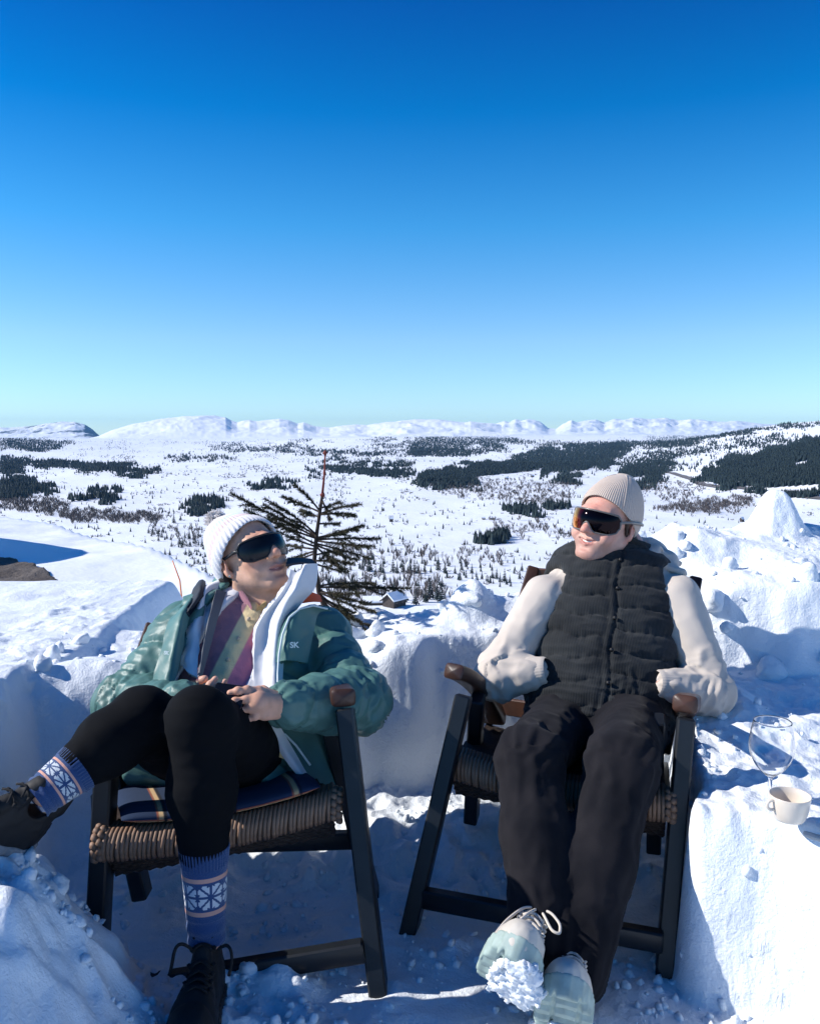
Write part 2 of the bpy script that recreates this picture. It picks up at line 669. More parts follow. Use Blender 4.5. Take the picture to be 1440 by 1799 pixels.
def land_z(x, y):
    x, y = np.asarray(x, float), np.asarray(y, float)
    r = np.hypot(x, y)
    th = np.degrees(np.arctan2(x, y))
    u = 720 + FPX * np.tan(np.radians(np.clip(th, -65, 65)))
    yy = np.where(y > 0, y, r)
    far_z = EYE - np.where(r >= 350, r, 350) * (land_y(u, r) - 760.0) / FPX
    P = np.stack([x, y, 0 * x], -1)
    far_z = far_z + fbm(P, 1 / 420., 3) * np.clip((r - 300) / 1200, 0, 1) * 7 + fbm(P, 1 / 90., 2, seed=9.) * np.clip((r - 300) / 500, .0, 1) * 1.6
    rc = crest_r(th)
    zc = np.interp(th, _CT, _ZC)
    d = np.clip(r - rc, 0, None)
    near = zc - .23 * np.clip(d - 1.2, 0, None) - .23 * np.clip(d, 0, 1.2) ** 2 / 2.4 + fbm(P, .35, 3) * .10
    z350 = EYE - 350 * (land_y(u, np.full_like(r, 350.)) - 760.) / FPX
    t = np.clip((r - rc) / (350 - rc), 0, 1)
    slope = near * (1 - t) ** 1.2 + z350 * (1 - (1 - t) ** 1.2) - np.sin(np.pi * t) * 6
    near = np.where(r < rc, near, slope)
    near = np.where(r > 350, far_z, near)
    # unseen ridge added left of the view only to cast its shadow into it
    near = near + (1.30 + .16 * np.sin(y * 2.7)) * np.exp(-((x + .49 * y + 1.62) / .72) ** 4 - ((y - 9.9) / 1.55) ** 6)
    return near


def build_land():
    th = np.concatenate([np.linspace(-180, -44, 60)[:-1], np.linspace(-44, 44, 720), np.linspace(44, 180, 60)[1:]])
    r = np.concatenate([np.linspace(3.0, 26, 70)[:-1], np.geomspace(26, 350, 50)[:-1], np.geomspace(350, 3000, 170)[:-1], np.geomspace(3000, 13000, 90)])
    T, R = np.meshgrid(np.radians(th), r, indexing='ij')
    X, Y = R * np.sin(T), R * np.cos(T)
    Z = land_z(X.ravel(), Y.ravel()).reshape(X.shape)
    mb = MB().grid(np.stack([X, Y, Z], -1), flip=True)
    o = mb.build('terrain', M_FIELD)
    tag(o, kind='structure')


build_land()

# ================================================================== FAR MOUNTAINS
def mountain_material(name, rock, lo, hi):
    m = mat(name, (.86, .89, .93), rough=.7, spec=.2)
    nt, b = nodes_of(m)
    g = nt.nodes.new('ShaderNodeNewGeometry')
    sx = nt.nodes.new('ShaderNodeSeparateXYZ')
    nt.links.new(g.outputs['Normal'], sx.inputs[0])
    tc = nt.nodes.new('ShaderNodeTexCoord')
    n = nt.nodes.new('ShaderNodeTexNoise')
    n.inputs['Scale'].default_value = .0022
    n.inputs['Detail'].default_value = 8
    n.inputs['Roughness'].default_value = .68
    mp = nt.nodes.new('ShaderNodeMapping')
    mp.inputs['Scale'].default_value = (1, .35, 3.0)
    nt.links.new(tc.outputs['Object'], mp.inputs[0])
    nt.links.new(mp.outputs[0], n.inputs['Vector'])
    ad = nt.nodes.new('ShaderNodeMath')
    ad.operation = 'MULTIPLY_ADD'
    ad.inputs[1].default_value = .9
    nt.links.new(n.outputs['Fac'], ad.inputs[0])
    nt.links.new(sx.outputs['Z'], ad.inputs[2])
    mr = nt.nodes.new('ShaderNodeMapRange')
    mr.inputs['From Min'].default_value, mr.inputs['From Max'].default_value = lo, hi
    nt.links.new(ad.outputs[0], mr.inputs['Value'])
    mx = nt.nodes.new('ShaderNodeMix')
    mx.data_type = 'RGBA'
    mx.inputs[6].default_value = (*rock, 1)
    mx.inputs[7].default_value = (.86, .89, .93, 1)
    nt.links.new(mr.outputs[0], mx.inputs[0])
    nt.links.new(mx.outputs[2], b.inputs['Base Color'])
    return m


M_MTN = mountain_material('mountain_snow', (.05, .06, .07), 1.06, 1.14)
M_MTN2 = mountain_material('mountain_rock', (.05, .06, .07), 1.33, 1.42)


def ridge(name, prof, r0, r1, base, m, rough, seed, cols=420):
    prof = np.array(prof, float)
    u = np.linspace(prof[0, 0], prof[-1, 0], cols)
    top = np.interp(u, prof[:, 0], prof[:, 1])
    t = np.linspace(0, 1.35, 54)
    U, T = np.meshgrid(u, t, indexing='ij')
    TOP = np.repeat(top[:, None], len(t), 1)
    R = r0 + (r1 - r0) * T
    tt = np.where(T <= 1, sstep(0, 1, T) ** .9, 1 - ((T - 1) / .35) ** 1.5)
    X = (U - 720) / FPX * R
    P = np.stack([X.ravel(), R.ravel(), np.zeros(X.size)], -1)
    nz = (1 - 2 * np.abs(fbm(P, 1 / 1300., 5, .55, seed))).reshape(X.shape)
    h = (base - TOP) * tt
    h = h + rough * (nz - .45) * np.sin(np.clip(T, 0, 1) * np.pi * .82) * np.clip((base - TOP) / 25, .15, 1)
    Z = EYE + R * ((760 - base) + h) / FPX
    Z[:, 0] -= 60
    o = MB().grid(np.stack([X, R, Z], -1), flip=True).build(name, m)
    tag(o, kind='structure')


ridge('mountain', [(-420, 748), (-200, 744), (-60, 750), (20, 752), (58, 750), (84, 745), (110, 742), (135, 742), (152, 746), (166, 756), (178, 766), (190, 772)],
      15500, 19000, 774, M_MTN2, 5, 3.)
ridge('mountain', [(150, 772), (176, 766), (200, 756), (235, 746), (262, 741), (290, 736), (330, 732), (380, 731), (398, 732), (408, 739), (418, 742), (440, 739),
                   (452, 741), (492, 737), (508, 739), (524, 745), (534, 743), (556, 750), (580, 752), (600, 749), (624, 747), (645, 748), (668, 744), (685, 741),
                   (730, 738), (770, 738), (815, 741), (826, 739), (842, 741), (862, 744), (880, 748)],
      12500, 16500, 773, M_MTN, 4.5, 11., 620)
ridge('mountain', [(780, 752), (860, 748), (885, 741), (892, 743), (905, 738), (915, 741), (925, 738), (938, 739), (950, 744), (962, 753), (975, 754), (988, 745),
                   (1002, 738), (1012, 742), (1030, 740), (1044, 738), (1060, 744), (1078, 737), (1110, 735), (1135, 738), (1165, 736), (1190, 740), (1210, 737), (1250, 741),
                   (1290, 741), (1340, 746), (1450, 750), (1700, 744), (2100, 748)],
      19000, 24000, 765, M_MTN, 6, 23., 620)


def build_bare_ground():
    """The strip of bare, dark ground melted out below the left-hand snow slope."""
    x0, y0 = np.meshgrid(np.linspace(-7.0, -2.2, 220), np.linspace(5.6, 9.6, 190), indexing='ij')
    z = land_z(x0.ravel(), y0.ravel())
    P = np.stack([x0.ravel(), y0.ravel(), z], -1)
    px, py = project(P)
    edge = np.interp(px, [-120, 0, 40, 75, 100, 135, 160, 300], [985, 984, 992, 1000, 1022, 1046, 1070, 1140])
    d = py - edge + 5 * perlin(P * 3.1) + 3 * perlin(P * 8.)
    P[:, 2] += np.clip(d / 8, -.06, .03) + .02 * fbm(P, 4., 4)
    o = mesh_np('bare_ground', P, np.concatenate(MB().grid(P.reshape(220, 190, 3)).Q), mat('bare_earth', (.065, .052, .045), .95, noise=(2.2, .6, (.16, .14, .125)), bump=(14, .8, .05)))
    tag(o, kind='structure')


build_bare_ground()
# ================================================================== THE DUG-OUT SNOW PIT
def bump2(x, y, cx, cy, rx, ry, p=2.0):
    d = (np.abs((x - cx) / rx) ** p + np.abs((y - cy) / ry) ** p)
    return np.exp(-d)


def pit_z(x, y):
    """Height of the trampled snow, of the walls dug round the chairs and of the banks thrown up behind them."""
    P = np.stack([x, y, 0 * x], -1)
    w1 = fbm(P, 3.1, 3) * .06
    w2 = fbm(P, 5.0, 2, seed=4.) * .025
    w3 = fbm(P, 1.2, 2, seed=2.) * .07
    floor = .0 + fbm(P, 5.5, 4, seed=7.) * .030 + fbm(P, 16., 3, seed=1.) * .014
    # back wall: foot line and crest
    yb = np.interp(x, [-3, -1.6, -.9, -.4, 0, .35, .8, 1.0, 1.4, 2.2, 4], [2.1, 2.2, 2.36, 2.44, 2.60, 2.76, 2.68, 2.56, 2.52, 2.52, 2.5])
    edge = np.interp(x, [-3, -1.6, -1.25, -.85, -.4, -.1, .3, .8, 1.1, 1.6, 4], [.46, .46, .46, .46, .49, .50, .55, .64, .73, .74, .75])
    crest = np.interp(x, [-3, -1.5, -.9, -.5, -.1, .2, .45, .8, 1.05, 1.5, 2.2, 4], [.48, .47, .46, .50, .58, .56, .62, .78, .85, .86, .88, .88])
    yy = y + w1 + w2
    steep = np.interp(x, [-2, -.9, -.3, .6, 1.0, 4], [.55, .30, .22, .20, .26, .3])
    wall = edge * sstep(0, 1, (yy - yb + steep * .35) / steep)
    lumps = fbm(P, 2.3, 2, seed=31.) * .05 + np.clip(fbm(P, 6., 2, seed=33.), -.3, 1) * .012
    lumps = lumps * np.interp(x, [-1.2, -.4], [.55, 1])
    yc = np.interp(x, [-3, -.9, 0, .6, 1.2, 4], [3.25, 3.15, 3.05, 3.1, 3.35, 3.4])
    back = wall + (crest - edge) * sstep(yb, yc, yy) + lumps * sstep(yb, yb + .18, y)
    back = back - .9 * sstep(yc + .05, yc + 1.1, y)
    # ledge with the glass on the right, and the block in front of it
    yl = np.interp(x, [.55, .62, .8, 1.0, 2.0], [1.82, 1.80, 1.66, 1.52, .6])
    shelf_t = sstep(yl - .12, yl + .03, yy + .3 * w2) * sstep(.0, .05, x + .35 * w2 - np.interp(y, [1.6, 1.8, 1.95, 2.6], [.585, .585, .66, .80]))
    shelf = (.43 + .03 * fbm(P, 4., 2, seed=3.) + fbm(P, 22., 2, seed=5.) * .010 + .05 * sstep(2.0, 2.3, y)) * shelf_t
    # left bank and the mound the boot rests on
    xl = np.interp(y, [.5, 1.4, 1.75, 2.1, 2.6], [-1.3, -1.25, -1.0, -.98, -1.02])
    left = np.interp(y, [1.0, 1.4, 1.75, 2.05, 2.5], [.30, .52, .70, .60, .50]) * sstep(0, 1, (xl + .06 - x + w3 * .6) / .24) + .06 * lumps
    mound = .43 * sstep(0, 1, (-.40 - x + w1 * .8 - .10 * sstep(1.45, 1.75, y)) / .36) * sstep(1.86, 1.66, y + w2) * (1 + .10 * fbm(P, 6, 2, seed=41.))
    mound2 = .47 * bump2(x, y, -.80, 1.42, .30, .22, 2.6) * (1 + .2 * w1)
    floor = floor + .12 * sstep(1.95, 2.5, y) + .03 * np.clip(fbm(P, 6., 3, seed=91.), -.2, 1)
    floor = floor + .085 * bump2(x, y, -.42, 1.60, .26, .22)
    z = smax(floor, back, .05)
    z = smax(z, shelf, .035)
    z = smax(z, left * sstep(.2, .8, y), .05)
    mm = smax(mound, mound2 * .93, .04)
    mm = mm + sstep(.05, .2, mm) * (.055 * fbm(P, 6.5, 3, seed=66.) + .03 * np.clip(fbm(P, 14., 2, seed=67.), -.2, 1))
    z = smax(z, mm, .03)
    # single chunks thrown on the bank
    for cx, cy, h, rx, ry in CHUNKS:
        z = z + h * bump2(x + .35 * w2, y + .35 * w2, cx, cy, rx, ry, 3.2)
    z = z + .015 * np.clip(fbm(P, 9., 2, seed=51.), 0, 1) * sstep(.25, .4, z)
    # fades under the hilltop beyond
    out = np.maximum.reduce([np.abs(x) - 3.2, y - 4.2, -2.5 - y])
    return z - 1.6 * sstep(0, .9, out)


CHUNKS = [(.20, 2.98, .10, .085, .08), (.30, 3.0, .06, .14, .10), (1.445, 3.30, .11, .058, .075), (1.455, 3.31, .05, .10, .12), (.62, 3.1, .05, .2, .1),
          (-.55, 2.85, .07, .20, .13), (-.98, 2.62, .05, .14, .12), (-1.2, 2.5, .04, .12, .10), (.03, 2.72, .035, .16, .07), (1.15, 3.1, .05, .2, .12), (1.9, 3.1, .06, .2, .14)]


def build_pit():
    xs = np.concatenate([np.linspace(-4.2, -1.55, 60)[:-1], np.linspace(-1.55, 1.6, 500), np.linspace(1.6, 4.2, 60)[1:]])
    ys = np.concatenate([np.linspace(-3.5, .95, 60)[:-1], np.linspace(.95, 3.6, 420), np.linspace(3.6, 5.2, 40)[1:]])
    X, Y = np.meshgrid(xs, ys, indexing='ij')
    Z = pit_z(X.ravel(), Y.ravel()).reshape(X.shape)
    mb = MB().grid(np.stack([X, Y, Z], -1), flip=False)
    V, Q = np.concatenate(mb.V), np.concatenate(mb.Q)
    N = vnormals(V, Q)
    inner = (np.abs(V[:, 0]) < 1.9) & (V[:, 1] > .8) & (V[:, 1] < 3.9)
    amp = np.zeros(len(V))
    Pi = V[inner]
    amp[inner] = fbm(Pi, 5., 2, .45, 3.) * .012 + np.clip(fbm(Pi, 13., 3, .5, 13.) - .12, 0, 1) * .016 * sstep(-.1, .5, fbm(Pi, 2.2, 2, .5, 61.)) + fbm(Pi, 45., 2, .5, 8.) * .0022 * (.4 + sstep(-.3, .5, fbm(Pi, 3., 2, .5, 21.)))
    V = V + N * amp[:, None]
    o = mesh_np('snow', V, Q, M_SNOW)
    tag(o, kind='structure')



build_pit()


def crumbs():
    """Loose lumps of snow lying on the trampled floor and along the edges of the banks."""
    r = np.random.default_rng(17)
    t = (1 + 5 ** .5) / 2
    ico = np.array([(-1, t, 0), (1, t, 0), (-1, -t, 0), (1, -t, 0), (0, -1, t), (0, 1, t), (0, -1, -t), (0, 1, -t), (t, 0, -1), (t, 0, 1), (-t, 0, -1), (-t, 0, 1)], float)
    ico /= np.linalg.norm(ico[0])
    fac = np.array([(0, 11, 5), (0, 5, 1), (0, 1, 7), (0, 7, 10), (0, 10, 11), (1, 5, 9), (5, 11, 4), (11, 10, 2), (10, 7, 6), (7, 1, 8), (3, 9, 4), (3, 4, 2), (3, 2, 6), (3, 6, 8), (3, 8, 9), (4, 9, 5), (2, 4, 11), (6, 2, 10), (8, 6, 7), (9, 8, 1)])
    pts = []
    for n, x0, x1, y0, y1 in ((1500, -.75, .75, 1.5, 2.5), (700, .05, .62, 1.45, 2.0), (500, -.75, -.2, 1.45, 1.8), (700, -1.3, 1.5, 2.5, 3.2), (260, .6, 1.1, 1.6, 2.3)):
        q = r.uniform([x0, y0], [x1, y1], (n, 2))
        k = fbm(np.c_[q, np.zeros(n)], 4.5, 2, seed=77.) + r.normal(0, .25, n)
        pts.append(q[k > .12])
    q = np.concatenate(pts)
    z = pit_z(q[:, 0], q[:, 1])
    V, F = [], []
    for i, (x, y) in enumerate(q):
        s = .003 + .013 * r.random() ** 3.2
        sc = r.uniform(.65, 1.25, 3) * s
        o = ico * sc * r.uniform(.72, 1.25, (12, 1))
        o = o @ rot(r.uniform(0, 360), r.uniform(0, 360), 0).T
        V.append(o + [x, y, z[i] + s * .25])
        F.append(fac + 12 * i)
    # bigger broken clods along the crest and at the foot of the walls
    bm = bmesh.new()
    bmesh.ops.create_icosphere(bm, subdivisions=3, radius=1.0)
    sv = np.array([v.co[:] for v in bm.verts])
    sf = np.array([[v.index for v in f.verts] for f in bm.faces])
    bm.free()
    for n, x0, x1, y0, y1, a, b in ((26, -.5, .55, 2.62, 3.1, .018, .055), (16, .75, 1.5, 2.6, 3.3, .02, .06), (12, -1.3, -.6, 2.45, 3.0, .015, .045), (16, -.45, .5, 1.5, 2.4, .010, .028), (14, .15, .6, 1.5, 1.95, .010, .030), (8, -.7, -.35, 1.5, 1.75, .012, .03)):
        q = r.uniform([x0, y0], [x1, y1], (n, 2))
        z = pit_z(q[:, 0], q[:, 1])
        for (x, y), zz in zip(q, z):
            s = a + (b - a) * r.random() ** 2
            k = sv * (1 + .35 * fbm(sv * .9 + r.uniform(0, 50), 1., 2)[:, None] + .12 * np.clip(fbm(sv + r.uniform(0, 50), 3., 3), -.2, 1)[:, None]) * r.uniform(.7, 1.25, 3)
            V.append(k @ rot(r.uniform(0, 360), r.uniform(-30, 30), 0).T * s + [x, y, zz + s * .12])
            F.append(sf + sum(len(v) for v in V[:-1]))
    o = mesh_np('snow_crumbs', np.concatenate(V), np.concatenate(F), M_SNOW, True)
    tag(o, kind='stuff')


crumbs()
# ================================================================== WOODS, SCRUB AND SINGLE TREES IN THE VALLEY
# where each wood stands: outlines seen in the photograph, dropped onto the land below
SPRUCE_WOODS = [
    (1.0, [(0, 770), (40, 772), (80, 768), (125, 775), (135, 782), (100, 789), (0, 792)]),
    (1.2, [(0, 804), (60, 807), (130, 809), (190, 816), (240, 823), (290, 832), (250, 832), (180, 828), (110, 820), (60, 819), (20, 830), (0, 838)]),
    (.7, [(0, 845), (40, 842), (80, 848), (95, 858), (60, 870), (30, 878), (0, 880)]),
    (.5, [(140, 860), (200, 858), (205, 868), (150, 866)]), (.6, [(120, 872), (190, 870), (200, 885), (140, 880)]),
    (.9, [(365, 783), (400, 776), (440, 783), (500, 785), (560, 790), (720, 793), (720, 800), (560, 799), (450, 793), (400, 790)]),
    (.5, [(500, 783), (540, 768), (580, 772), (540, 782), (510, 788)]), (.6, [(640, 775), (700, 765), (720, 770), (720, 788), (660, 785)]),
    (.55, [(535, 822), (600, 802), (640, 806), (720, 812), (720, 835), (700, 840), (620, 832), (540, 830)]),
    (.5, [(570, 822), (720, 826), (720, 838), (600, 832)]),
    (.4, [(360, 800), (420, 800), (400, 815), (360, 812)]), (.5, [(300, 800), (360, 802), (350, 812), (300, 812)]), (.8, [(440, 852), (508, 858), (505, 862), (445, 858)]),
    (.5, [(360, 872), (392, 885), (360, 905), (310, 890)]), (.5, [(470, 842), (520, 846), (500, 852), (470, 850)]),
    (1.1, [(720, 770), (800, 766), (850, 765), (900, 770), (960, 778), (900, 783), (850, 788), (800, 792), (720, 800)]), (1., [(720, 790), (800, 788), (880, 793), (850, 800), (720, 800)]),
    (1.7, [(740, 838), (800, 822), (900, 805), (960, 792), (1020, 785), (1080, 775), (1080, 818), (1000, 828), (955, 826), (870, 838), (820, 850), (780, 853), (740, 845)]),
    (.8, [(950, 778), (1080, 775), (1080, 785), (960, 790)]),
    (.8, [(975, 835), (1012, 838), (1012, 852), (980, 848)]), (.8, [(890, 896), (940, 892), (935, 901), (895, 903)]), (.8, [(905, 905), (962, 908), (955, 911)]),
    (.7, [(842, 952), (890, 945), (892, 956), (850, 958)]), (.7, [(960, 890), (992, 888), (990, 896), (965, 898)]), (.4, [(720, 843), (790, 852), (860, 862), (760, 862)]),
    (1.8, [(1060, 778), (1140, 770), (1200, 763), (1290, 751), (1340, 750), (1280, 766), (1200, 782), (1120, 790), (1110, 798), (1080, 803)]),
    (1.8, [(1080, 815), (1150, 798), (1240, 785), (1300, 774), (1400, 765), (1400, 770), (1310, 780), (1260, 788), (1170, 806), (1120, 812), (1080, 818)]),
    (1.2, [(1085, 820), (1170, 808), (1178, 820), (1150, 838), (1120, 845), (1085, 835)]),
    (.5, [(1175, 825), (1260, 800), (1340, 785), (1320, 795), (1230, 815), (1190, 830)]),
    (1.3, [(1215, 838), (1300, 805), (1380, 783), (1440, 768), (1560, 745), (1560, 872), (1440, 872), (1400, 872), (1340, 868), (1320, 855), (1280, 852), (1240, 850)]),
    (.6, [(1120, 848), (1160, 842), (1180, 850), (1130, 858)]), (.8, [(1300, 752), (1440, 740), (1440, 748), (1350, 758)]),
    (.5, [(1090, 855), (1150, 848), (1160, 860), (1100, 862)]),
]
BIRCH_WOODS = [
    (.8, [(0, 880), (60, 876), (112, 880), (105, 905), (60, 905), (0, 893)]), (.9, [(112, 897), (200, 900), (290, 912), (280, 918), (180, 916), (115, 918)]),
    (.8, [(1150, 897), (1200, 882), (1300, 875), (1335, 880), (1335, 895), (1250, 902), (1200, 900)]), (.6, [(1160, 868), (1210, 865), (1215, 875), (1170, 880)]),
    (.45, [(740, 842), (1000, 845), (1010, 880), (900, 885), (760, 862)]), (.4, [(1080, 850), (1220, 850), (1240, 862), (1080, 872)]),
    (.03, [(545, 1020), (770, 1015), (790, 1062), (560, 1062)]), (.03, [(560, 960), (900, 975), (880, 1005), (560, 990)]), (.1, [(860, 915), (1000, 925), (1000, 950), (860, 935)]),
    (.05, [(200, 915), (350, 925), (350, 955), (230, 925)]),
]
GAPS = [[(1393, 813), (1424, 806), (1412, 821), (1397, 823)], [(830, 838), (950, 826), (950, 840), (850, 858)], [(1330, 858), (1440, 850), (1440, 866), (1360, 872)]]


def in_poly(px, py, poly):
    c = np.zeros(len(px), bool)
    n = len(poly)
    for i in range(n):
        x1, y1 = poly[i]
        x2, y2 = poly[(i + 1) % n]
        if y1 == y2:
            continue
        m = ((y1 > py) != (y2 > py)) & (px < (x2 - x1) * (py - y1) / (y2 - y1) + x1)
        c ^= m
    return c


# distance of the visible land under a pixel: table by bearing
_ru = np.arange(-120, 1561, 12.0)
_rr = np.geomspace(330, 12500, 500)
_X = (_ru[:, None] - 720) / FPX * _rr
_Zt = land_z(_X.ravel(), np.repeat(_rr[None], len(_ru), 0).ravel()).reshape(_X.shape)
_py = 760 - (_Zt - EYE) / _rr * FPX
_py = np.minimum.accumulate(_py, 1)


def land_under(px, py):
    """Distance along y of the land seen at these pixels (nan where none)."""
    out = np.full(len(px), np.nan)
    ci = np.clip(np.round((px + 120) / 12).astype(int), 0, len(_ru) - 1)
    for c in np.unique(ci):
        m = ci == c
        yy = -_py[c]
        r = np.interp(-py[m], yy, _rr, left=np.nan, right=np.nan)
        out[m] = r
    return out


def sample_poly(poly, n):
    P = np.array(poly, float)
    lo, hi = P.min(0) - [12, 3], P.max(0) + [12, 3]
    a = abs(np.sum(P[:, 0] * np.roll(P[:, 1], -1) - np.roll(P[:, 0], -1) * P[:, 1])) / 2
    q = rng.uniform(lo, hi, (int(n * a * 3) + 8, 2))
    w = np.stack([perlin(q.repeat(1, 0) @ np.array([[.02, 0, 0], [0, .09, 0]]) + [0, 0, 3.3]), perlin(q @ np.array([[.03, 0, 0], [0, .09, 0]]) + [0, 0, 8.1])], -1)
    hgt = min(hi[1] - lo[1], 40)
    wq = q + w * [26, hgt * .35] + rng.normal(0, 1, q.shape) * [5, hgt * .07]
    q = q[in_poly(wq[:, 0], wq[:, 1], poly)]
    return q[:int(n * a)]


def place(px, py):
    r = land_under(px, py)
    ok = np.isfinite(r)
    x, y = (px[ok] - 720) / FPX * r[ok], r[ok]
    return x, y, land_z(x, y), py[ok]


def cone_cloud(name, x, y, z, h, w, m, sides=5, bare=False, single=False):
    """Many far-off trees joined: each a jittered two-tier cone (or a loose fan of twigs for bare trees)."""
    n = len(x)
    k = sides
    a = rng.uniform(0, 6.28, (n, 1)) + np.arange(k) * 2 * np.pi / k
    j = rng.uniform(.7, 1.3, (n, k))
    if not bare:
        low = np.stack([x[:, None] + w[:, None] * j * np.cos(a), y[:, None] + w[:, None] * j * np.sin(a), np.repeat((z - .1 * h)[:, None], k, 1) + .25 * h[:, None] * rng.uniform(0, .6, (n, k))], -1)
        top = np.stack([x, y, z + h], -1)[:, None]
        a2 = a + .6
        mid = np.stack([x[:, None] + .5 * w[:, None] * j * np.cos(a2), y[:, None] + .5 * w[:, None] * j * np.sin(a2), (z + .5 * h)[:, None] * np.ones((1, k))], -1)
        V = np.concatenate([low, mid, top], 1)
        s = 2 * k + 1
        f = []
        for i in range(k):
            i2 = (i + 1) % k
            f += [(i, i2, k + i), (i2, k + i2, k + i), (k + i, k + i2, 2 * k)]
        if single:
            V = np.concatenate([low, top], 1)
            s = k + 1
            f = [(i, (i + 1) % k, k) for i in range(k)]
    else:
        low = np.stack([x, y, z], -1)[:, None]
        r = rng.uniform(.4, 1.1, (n, k))
        mid = np.stack([x[:, None] + w[:, None] * r * np.cos(a), y[:, None] + w[:, None] * r * np.sin(a), z[:, None] + h[:, None] * rng.uniform(.55, 1.05, (n, k))], -1)
        mid2 = mid + np.stack([.16 * w[:, None] * np.cos(a + 1.5), .16 * w[:, None] * np.sin(a + 1.5), -.25 * h[:, None] * np.ones((1, k))], -1)
        V = np.concatenate([low, mid, mid2], 1)
        s = 2 * k + 1
        f = [(0, 1 + i, 1 + k + i) for i in range(k)]
    F = (np.arange(n)[:, None, None] * s + np.array(f)).reshape(-1, 3)
    o = mesh_np(name, V.reshape(-1, 3), F, m, smooth=False)
    return o


def spruce_mesh(seed, tiers=9):
    """A young mountain spruce one metre tall: ragged tiers of drooping boughs round a tapered trunk."""
    r = np.random.default_rng(seed)
    crown = MB()
    for t in range(tiers):
        f = t / (tiers - 1)
        zc = .12 + .80 * f
        w = .24 * (1 - f) ** .85 + .02
        n = 9 if f < .6 else 6
        a0 = r.uniform(0, 6.28)
        for i in range(n):
            a = a0 + i * 2 * np.pi / n + r.uniform(-.2, .2)
            L = w * r.uniform(.65, 1.15)
            d = np.array([np.cos(a), np.sin(a), 0])
            sd = np.array([-np.sin(a), np.cos(a), 0])
            root = np.array([0, 0, zc + .05])
            tip = d * L + [0, 0, zc - .055 * (1 - f) - .02 + r.uniform(-.02, .02)]
            midp = d * L * .55 + [0, 0, zc + .005]
            hw = L * .34
            crown.put([root, midp + sd * hw, tip, midp - sd * hw, midp + [0, 0, -.05 * (1 - f * .6)]], T=[[0, 1, 4], [1, 2, 4], [2, 3, 4], [3, 0, 4], [0, 3, 1], [1, 3, 2]])
    crown.put([[.02, 0, .88], [-.01, .017, .88], [-.01, -.017, .88], [0, 0, 1.0]], T=[[0, 1, 3], [1, 2, 3], [2, 0, 3]])
    trunk = MB().tube([[0, 0, -.05], [0, 0, .3], [0, 0, .9]], [.02, .015, .004], 5)
    return crown.build('crown', M_SPRUCE, smooth=False, link=False), trunk.build('trunk', M_BARK, link=False)


def birch_mesh(seed):
    r = np.random.default_rng(seed)
    tw = MB()
    for i in range(26):
        a, e = r.uniform(0, 6.28), r.uniform(.5, 1.25)
        z0 = r.uniform(.15, .7)
        L = r.uniform(.2, .42) * (1.15 - z0 * .6)
        p0 = np.array([0, 0, z0])
        d = np.array([np.cos(a) * np.cos(e), np.sin(a) * np.cos(e), np.sin(e)])
        p1 = p0 + d * L
        tw.tube([p0, p0 + d * L * .5 + [0, 0, .01], p1], [.006, .004, .002], 3, caps=False)
        for q in range(3):
            b = p0 + d * L * r.uniform(.4, .9)
            d2 = d + r.normal(0, .5, 3)
            tw.tube([b, b + d2 / np.linalg.norm(d2) * L * .45], [.004, .0015], 3, caps=False)
    trunk = MB().tube([[0, 0, -.05], [.01, 0, .4], [0, .01, 1.0]], [.014, .010, .003], 5)
    return tw.build('crown', M_BIRCH, smooth=False, link=False), trunk.build('trunk', M_BARK, link=False)


